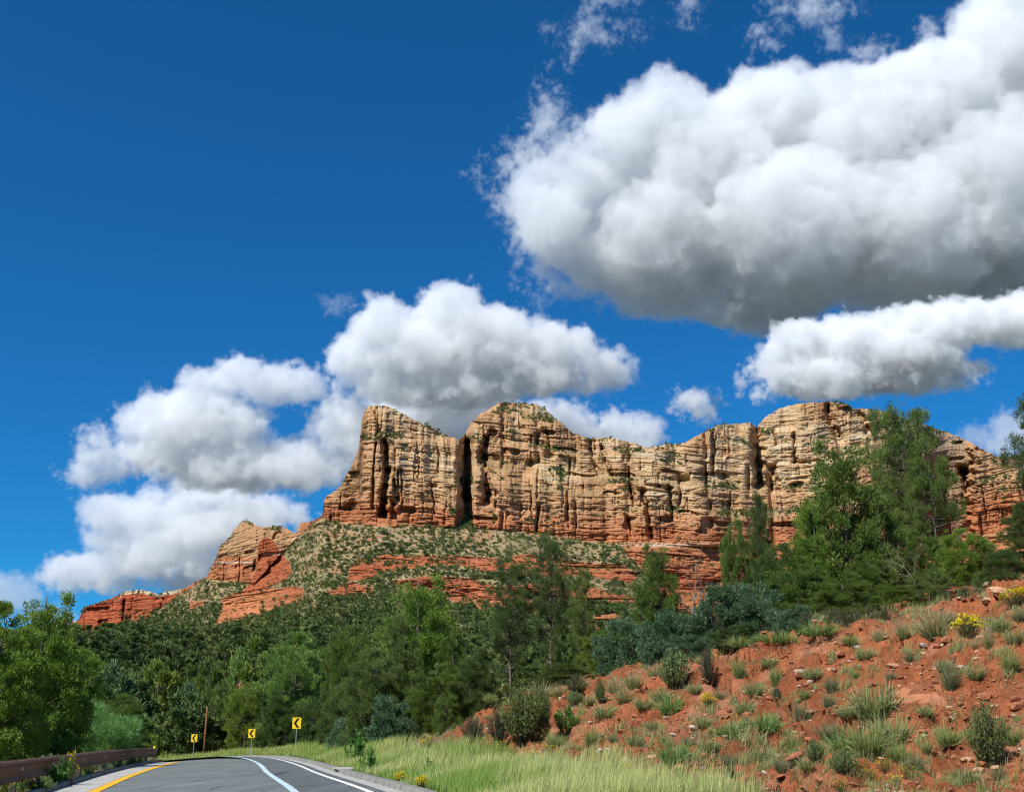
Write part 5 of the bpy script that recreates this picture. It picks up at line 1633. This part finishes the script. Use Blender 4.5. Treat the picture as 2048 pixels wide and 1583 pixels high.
# ---------------------------------------------------------------- plants on the bank
def plant(key, px, py, hpx, wpx, label, cat, group='tufts and bushes on the red bank', xyz=None):
    x, y, z = xyz or hit(px, py)
    name, parts, H, W = PROTO[key]
    sz = hpx * y / FOC / H * 1.06; sx = wpx * y / FOC / 2 / W
    return put(key, (x, y, z - .03), sx, sz, rnd.uniform(0, 6.28), label, cat, group)
BK = [('tg', 1479, 1356, 50, 30), ('tg', 1552, 1368, 50, 28), ('tg2', 1508, 1388, 32, 38), ('tb', 1344, 1428, 48, 46), ('tg', 1555, 1405, 22, 20), ('tg2', 1625, 1356, 30, 38),
      ('tg2', 1734, 1319, 32, 36), ('tg2', 1490, 1428, 36, 38), ('tg2', 1409, 1460, 30, 32), ('tb', 1464, 1476, 36, 54), ('tb', 1530, 1476, 46, 58), ('tg', 1588, 1506, 56, 42), ('td', 1603, 1440, 46, 44), ('td', 1658, 1416, 42, 36),
      ('td', 1665, 1379, 36, 44), ('tg2', 1749, 1432, 84, 84), ('tb', 1692, 1508, 60, 60), ('tg', 1740, 1514, 84, 84), ('tg2', 1786, 1496, 74, 74), ('td', 1658, 1480, 52, 52), ('tg', 1793, 1524, 38, 42), ('td', 1563, 1546, 40, 36),
      ('tg2', 1526, 1521, 36, 44), ('tb', 1351, 1530, 58, 62), ('td', 1902, 1378, 74, 44), ('tg2', 1953, 1356, 34, 38), ('tg', 2023, 1349, 58, 42), ('ts', 1979, 1298, 58, 38), ('ts', 1869, 1276, 74, 90), ('ts', 1807, 1277, 52, 42),
      ('tg', 1898, 1498, 44, 52), ('tg', 2026, 1488, 50, 54), ('tb', 1552, 1284, 28, 64), ('tb', 1640, 1282, 36, 66), ('tg', 1479, 1302, 28, 50), ('td', 1818, 1320, 24, 24), ('td', 2041, 1240, 30, 40), ('ts', 1082, 1399, 42, 74),
      ('tg', 1113, 1494, 32, 42), ('ts', 1250, 1406, 40, 60), ('tg2', 1177, 1548, 36, 36), ('ts', 1268, 1374, 40, 56), ('tg2', 1212, 1434, 34, 44), ('tg', 888, 1442, 24, 30), ('tg', 902, 1510, 46, 64), ('tg', 1184, 1490, 48, 34),
      ('tg', 980, 1428, 24, 30), ('td', 1226, 1483, 24, 26), ('ts', 1120, 1392, 30, 50), ('ts', 1310, 1356, 36, 50), ('tg', 1345, 1338, 30, 44), ('ts', 1160, 1384, 34, 50), ('tg2', 1290, 1420, 30, 40), ('ts', 1230, 1384, 36, 50),
      ('tg2', 1320, 1400, 30, 34), ('tg', 1060, 1412, 28, 44), ('ts', 1900, 1255, 42, 60), ('ts', 1760, 1280, 34, 50), ('tg', 1700, 1290, 28, 40), ('ts', 1955, 1300, 34, 40), ('tg2', 2000, 1260, 34, 40), ('tg2', 2035, 1300, 34, 40),
      ('tg2', 1420, 1500, 34, 40), ('td', 1460, 1530, 34, 40), ('tg2', 1620, 1545, 34, 44), ('td', 1830, 1540, 38, 44), ('tg', 1860, 1520, 30, 34), ('tg2', 1930, 1560, 36, 50), ('td', 2000, 1560, 34, 40), ('tg', 1950, 1480, 34, 36),
      ('td', 1380, 1490, 26, 30), ('tg2', 1310, 1460, 28, 34), ('tg2', 1270, 1490, 28, 34), ('tg', 1150, 1450, 28, 30), ('tg2', 1080, 1440, 24, 30), ('td', 1440, 1400, 22, 28), ('tg2', 1390, 1385, 24, 30), ('tg', 1710, 1355, 24, 28),
      ('td', 1780, 1360, 24, 26), ('tg2', 1850, 1430, 26, 30), ('tg2', 1890, 1340, 30, 30), ('ts', 1180, 1410, 26, 40), ('ts', 1400, 1330, 26, 36), ('tg2', 1540, 1340, 24, 32), ('tg', 1610, 1400, 24, 28), ('tg2', 1700, 1440, 34, 44)]
ADJ = {'tg': 'upright green grass tuft', 'tg2': 'spreading green grass tuft', 'ts': 'straw yellow grass tuft', 'td': 'grey green grass tuft', 'tb': 'bright green leafy tuft'}
for key, px, py, h, w in BK:
    plant(key, px, py, h * .92, w * 1.15, NAM(ADJ[key], px, py, LM), 'grass tuft')
SB = [('tw', 1050, 1498, 108, 100, 'big twiggy bush with green tips low on the bank above the yellow flowers'), ('dk', 1000, 1490, 60, 60, 'dark leafless side of the big twiggy bush'), ('tw', 1085, 1474, 84, 40, 'tall green broom bush rising beside the big twiggy bush'),
      ('dk', 945, 1484, 46, 50, 'small dark twiggy bush near the lower tip of the bank'), ('lf', 1131, 1470, 58, 44, 'leafy green weed right of the big twiggy bush'), ('dk', 1417, 1369, 68, 36, 'dark upright bush on the crest left of the grass tufts'),
      ('gb', 1351, 1380, 66, 66, 'grey green bush with green top on the bank near the crest'), ('yb', 1417, 1418, 28, 30, 'small yellow flowering bush in the middle of the bank'), ('yb', 1939, 1274, 44, 62, 'large bright yellow flowering bush near the top right'),
      ('yb', 2034, 1216, 36, 62, 'yellow flowering bush cut by the right edge on the crest'), ('tw', 1982, 1532, 112, 84, 'big sparse green twiggy bush at the lower right'), ('dk', 1152, 1390, 30, 48, 'low dark bush on the crest above the bare red patch'),
      ('tw', 1201, 1407, 44, 24, 'thin twiggy bush standing on the crest slope'), ('dk', 1555, 1400, 24, 24, 'tiny dark bush under the upright tufts'), ('lf', 709, 1530, 66, 46, 'leafy weed leaning over the kerb beside the storm drain'),
      ('lf', 735, 1545, 50, 40, 'brownish leafy weed behind the kerb weed'), ('lf', 1082, 1580, 50, 26, 'dark spiky weed in the pale grass at the bottom centre'), ('lf', 1018, 1578, 44, 24, 'second spiky weed just left in the pale grass'),
      ('lf', 857, 1552, 38, 20, 'small spiky weed in the pale grass right of the kerb'), ('gb', 1630, 1530, 36, 44, 'small green bush right of the round red boulder'), ('dk', 1462, 1560, 26, 30, 'small dark bush at the foot of the bank'),
      ('gb', 1690, 1548, 40, 60, 'low green bush sprinkled yellow at the foot of the bank'), ('gb', 1150, 1410, 26, 40, 'little green bush right of the low dark crest bush')]
for key, px, py, h, w, lab in SB: plant(key, px, py, h, w, lab, 'weed' if key == 'lf' else 'bush')
FM = LM + [(800, 1563, 'the kerb'), (1754, 1553, 'the lower right dirt edge')]
for px, py in [(1050, 1490), (1085, 1484), (1004, 1505), (1068, 1523), (857, 1497), (793, 1484), (1226, 1555), (1254, 1549), (1170, 1566), (1771, 1556), (1720, 1545), (1680, 1578), (1815, 1552), (1435, 1578), (1100, 1510), (1035, 1530), (1740, 1560), (1790, 1570), (1290, 1560), (1120, 1545), (1010, 1525)]:
    plant('yf', px, py + 4, 26, 34, NAM('yellow wildflower clump', px, py, FM), 'wildflowers', 'yellow wildflowers')
for px, py in [(802, 1570), (845, 1578)]:
    plant('yb', px, py, 26, 34, NAM('low yellow green flowering plant', px, py, FM), 'wildflowers', 'yellow wildflowers')
# plants along the guardrail
for key, px, d, h, w, lab in [('yb', 6, 24.6, 30, 46, 'bushy yellow flowers filling the lower left corner'), ('yf', 14, 26.5, 32, 70, 'yellow flowers in front of the rail at the lower left corner'), ('yf', 50, 29, 26, 50, 'yellow flower clump under the rail near the left corner'), ('lf', 108, 33.5, 44, 50, 'leafy weed climbing in front of the rusty rail'),
                              ('lf', 135, 35, 56, 30, 'tall leafy stalk rising across the rusty rail'), ('yf', 146, 35, 66, 22, 'yellow flowers standing before the rail face'), ('gb', 85, 30, 24, 60, 'green weeds under the rail left of the tan post'),
                              ('tg', 176, 42.8, 30, 26, 'grass tuft under the rail right of the tan post'), ('tg', 226, 52, 22, 20, 'grass tuft beside the dark post under the rail'), ('tb', 262, 60, 24, 14, 'bright grass clump growing out of the left gutter'),
                              ('yb', 10, 34, 34, 70, 'flowering weeds behind the rail at the left edge'), ('tb', 60, 35, 50, 70, 'bright green weeds growing behind the rail near the left edge'), ('tb', 40, 34, 56, 80, 'tall green grass behind the rail at the left'),
                              ('gb', 105, 38, 46, 90, 'green weeds behind the rail left of the large delineator'), ('gb', 160, 44, 30, 60, 'low weeds behind the middle of the guardrail')]:
    d = d * 1.088; x = at(px, 1520, d)[0]
    name, parts, H, W = PROTO[key]
    plant(key, px, 0, h, w, lab, 'grass tuft' if key[0] == 't' else ('wildflowers' if key in ('yf', 'yb') else 'weed'), 'plants along the guardrail', (x, d, H1(x, d)))

# ---------------------------------------------------------------- verge grass: one mass of blades
def field(name, X, Y, h, w, tip, root_, label, seed, lean=.17, seed_heads=True):
    g = np.random.default_rng(seed); n = len(X)
    Z = Hn(X, Y) - .03
    P = np.stack([X, Y, Z], -1)
    tl = np.abs(g.normal(size=n)) * lean; a = g.normal(size=n) * 1.3 + .3
    D_ = unit(np.stack([np.cos(a) * tl, np.sin(a) * tl, np.ones(n)], -1))
    side = unit(np.cross(D_, unit(g.normal(size=(n, 3)) * np.array([.5, 1, .1])))) * (w * .5)[:, None]
    T = P + D_ * h[:, None] + np.array([.05, 0, -.03]) * h[:, None]
    M_ = P + D_ * (h * .55)[:, None]
    V = np.stack([P - side, P + side, M_ - side * .8, M_ + side * .8, T], 1).reshape(-1, 3)
    k = np.arange(n)[:, None] * 5
    F = np.concatenate([k + np.array([0, 1, 3]), k + np.array([0, 3, 2]), k + np.array([2, 3, 4])], 0)
    v = g.uniform(.75, 1.25, (n, 1))
    C0 = root_ * v; C1 = tip * v
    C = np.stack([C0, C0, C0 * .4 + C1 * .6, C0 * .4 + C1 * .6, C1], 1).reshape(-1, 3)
    return tag(np_obj(name, V, F, [MGR], col=np.clip(C, 0, .9)), label, kind='stuff')


n = 230000
g = np.random.default_rng(5)
yy = np.exp(g.uniform(math.log(24), math.log(140), n)); ii = np.interp(yy, RC[:, 1], np.arange(len(RC)))
offm = g.uniform(.42, 12.5, n)
i0 = np.clip(ii.astype(int), 0, len(RC) - 2)
Nr = unit((RC - LC) * np.array([1, 1, 0]))
P = RC[i0] + (RC[i0 + 1] - RC[i0]) * (ii - i0)[:, None] + Nr[i0] * offm[:, None]
X, Y = P[:, 0], P[:, 1]
bmk = bank_mask(X, Y, near_h(X, Y))
lim_ = np.interp(Y, [20, 28, 36, 45, 60, 80, 100, 130], [5.4, 6.2, 5.9, 5.4, 4.6, 6., 6, 6]) + 1.2 * vn(X / 1.5, Y / 1.5, 330)
ok_ = (offm < lim_) & (g.random(n) < np.clip(1.1 - .8 * bmk, .12, 1)) & (g.random(n) < np.where(offm > lim_ - 1.4, .45, 1)) & ~((np.abs(Y - 52.5) < 2.) & (offm < 1.6))
X, Y, offm = X[ok_], Y[ok_], offm[ok_]
print('verge blades', len(X))
pt = fbm(X / 2.2, Y / 2.2, 3, 331); pale = sst(-.35, .5, pt + .35 * sst(1.0, 3.0, offm) - .1)[:, None]
far_ = sst(55, 85, Y)[:, None]
tipc = np.array([.29, .41, .09]) * (1 - pale) + np.array([.60, .60, .25]) * pale
tipc = tipc * (1 - .55 * far_) + np.array([.36, .42, .10]) * .55 * far_
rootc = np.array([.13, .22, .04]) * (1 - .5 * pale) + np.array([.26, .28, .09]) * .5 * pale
hgt = (.30 + .34 * sst(.5, 2.6, offm)) * (1 + .35 * fbm(X / 1.7, Y / 1.7, 3, 332)) * g.uniform(.6, 1.25, len(X))
wdt = np.interp(Y, [24, 60, 128], [.012, .022, .045]) * g.uniform(.7, 1.3, len(X))
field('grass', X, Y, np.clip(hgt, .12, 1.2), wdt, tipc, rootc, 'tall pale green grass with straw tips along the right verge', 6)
# small dry and green clumps over the whole bank, far too many to count
nc_ = 1500
a_1 = np.radians(g.uniform(-9, 27.5, nc_)); r_ = np.exp(g.uniform(math.log(22), math.log(80), nc_)); cx_, cy_ = r_ * np.sin(a_1), r_ * np.cos(a_1)
kk = (bank_mask(cx_, cy_, near_h(cx_, cy_)) > .2) & (fbm(cx_ / 5, cy_ / 5, 2, 360) > g.uniform(-.7, .25, nc_)); cx_, cy_ = cx_[kk], cy_[kk]
ci = np.repeat(np.arange(len(cx_)), 70); cs = g.lognormal(-1.75, .4, len(cx_))
X = cx_[ci] + g.normal(size=len(ci)) * cs[ci] * .55; Y = cy_[ci] + g.normal(size=len(ci)) * cs[ci] * .55
cp = g.random((len(cx_), 1))[ci] * .8 + .2 * g.random((len(ci), 1))
print('clump blades', len(X))
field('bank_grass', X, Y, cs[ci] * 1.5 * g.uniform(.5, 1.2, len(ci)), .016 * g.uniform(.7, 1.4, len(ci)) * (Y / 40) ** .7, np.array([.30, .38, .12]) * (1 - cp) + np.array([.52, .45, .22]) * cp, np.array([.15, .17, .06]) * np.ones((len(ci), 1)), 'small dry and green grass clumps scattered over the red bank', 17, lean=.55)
# grass over the bank foot and the crest line, and behind the left kerb
n = 120000
a_1 = np.radians(g.uniform(-9, 27.5, n)); r_ = np.exp(g.uniform(math.log(22), math.log(85), n)); X, Y = r_ * np.sin(a_1), r_ * np.cos(a_1)
bmk = bank_mask(X, Y, near_h(X, Y)); pn = fbm(X / 1.1, Y / 1.1, 3, 335)
crestz = near_h(X, Y)
topm = sst(.0, .35, pn + .2)
big = fbm(X / 6, Y / 6, 2, 336); low = sst(9, -2, X) * sst(34, 44, Y) + .8 * sst(7.5, 3.5, X - .55 * (Y - 28)) * sst(40, 30, Y); ok_ = (bmk > .2) & (pn + .35 * big + .45 * low > .30 + .25 * g.random(n)) | (bmk > .3) & (g.random(n) < .03)
X, Y, pn = X[ok_], Y[ok_], pn[ok_]
pale = g.random((len(X), 1))
field('sparse_grass', X, Y, .27 * g.uniform(.5, 1.3, len(X)), .014 * g.uniform(.8, 1.4, len(X)) * (Y / 40) ** .5, np.array([.22, .26, .08]) * (1 - pale) + np.array([.42, .36, .17]) * pale, np.array([.13, .14, .05]) * np.ones((len(X), 1)), 'thin scattered grass growing over the red bank', 7, lean=.6)
n = 15000
s_ = g.uniform(6, L_tot - 2, n); Q = np.array([np.interp(s_, rd_, RAIL[:, k]) for k in range(3)]).T
dq = np.array([np.interp(s_ + .3, rd_, RAIL[:, k]) for k in range(2)]).T - Q[:, :2]; dq /= np.linalg.norm(dq, axis=1)[:, None]
o_ = g.uniform(-3.2, .42, n); X = Q[:, 0] + dq[:, 1] * o_; Y = Q[:, 1] - dq[:, 0] * o_
f_, _, _, w_r = road_near(X, Y); ok_ = ((f_ - 1) * w_r > .22) & (fbm(X / .9, Y / .9, 2, 340) > np.where(o_ < -.2, -.6, .05)); X, Y, o_ = X[ok_], Y[ok_], o_[ok_]
pale = g.random((len(X), 1))
field('roadside_weeds', X, Y, np.where(o_ < -.25, .55, .24) * g.uniform(.5, 1.3, len(X)), .02 * g.uniform(.6, 1.6, len(X)), np.array([.16, .27, .06]) * (1 - pale) + np.array([.36, .36, .13]) * pale, np.array([.08, .13, .03]) * np.ones((len(X), 1)), 'green weeds and grass growing under and behind the guardrail', 8, lean=.5)
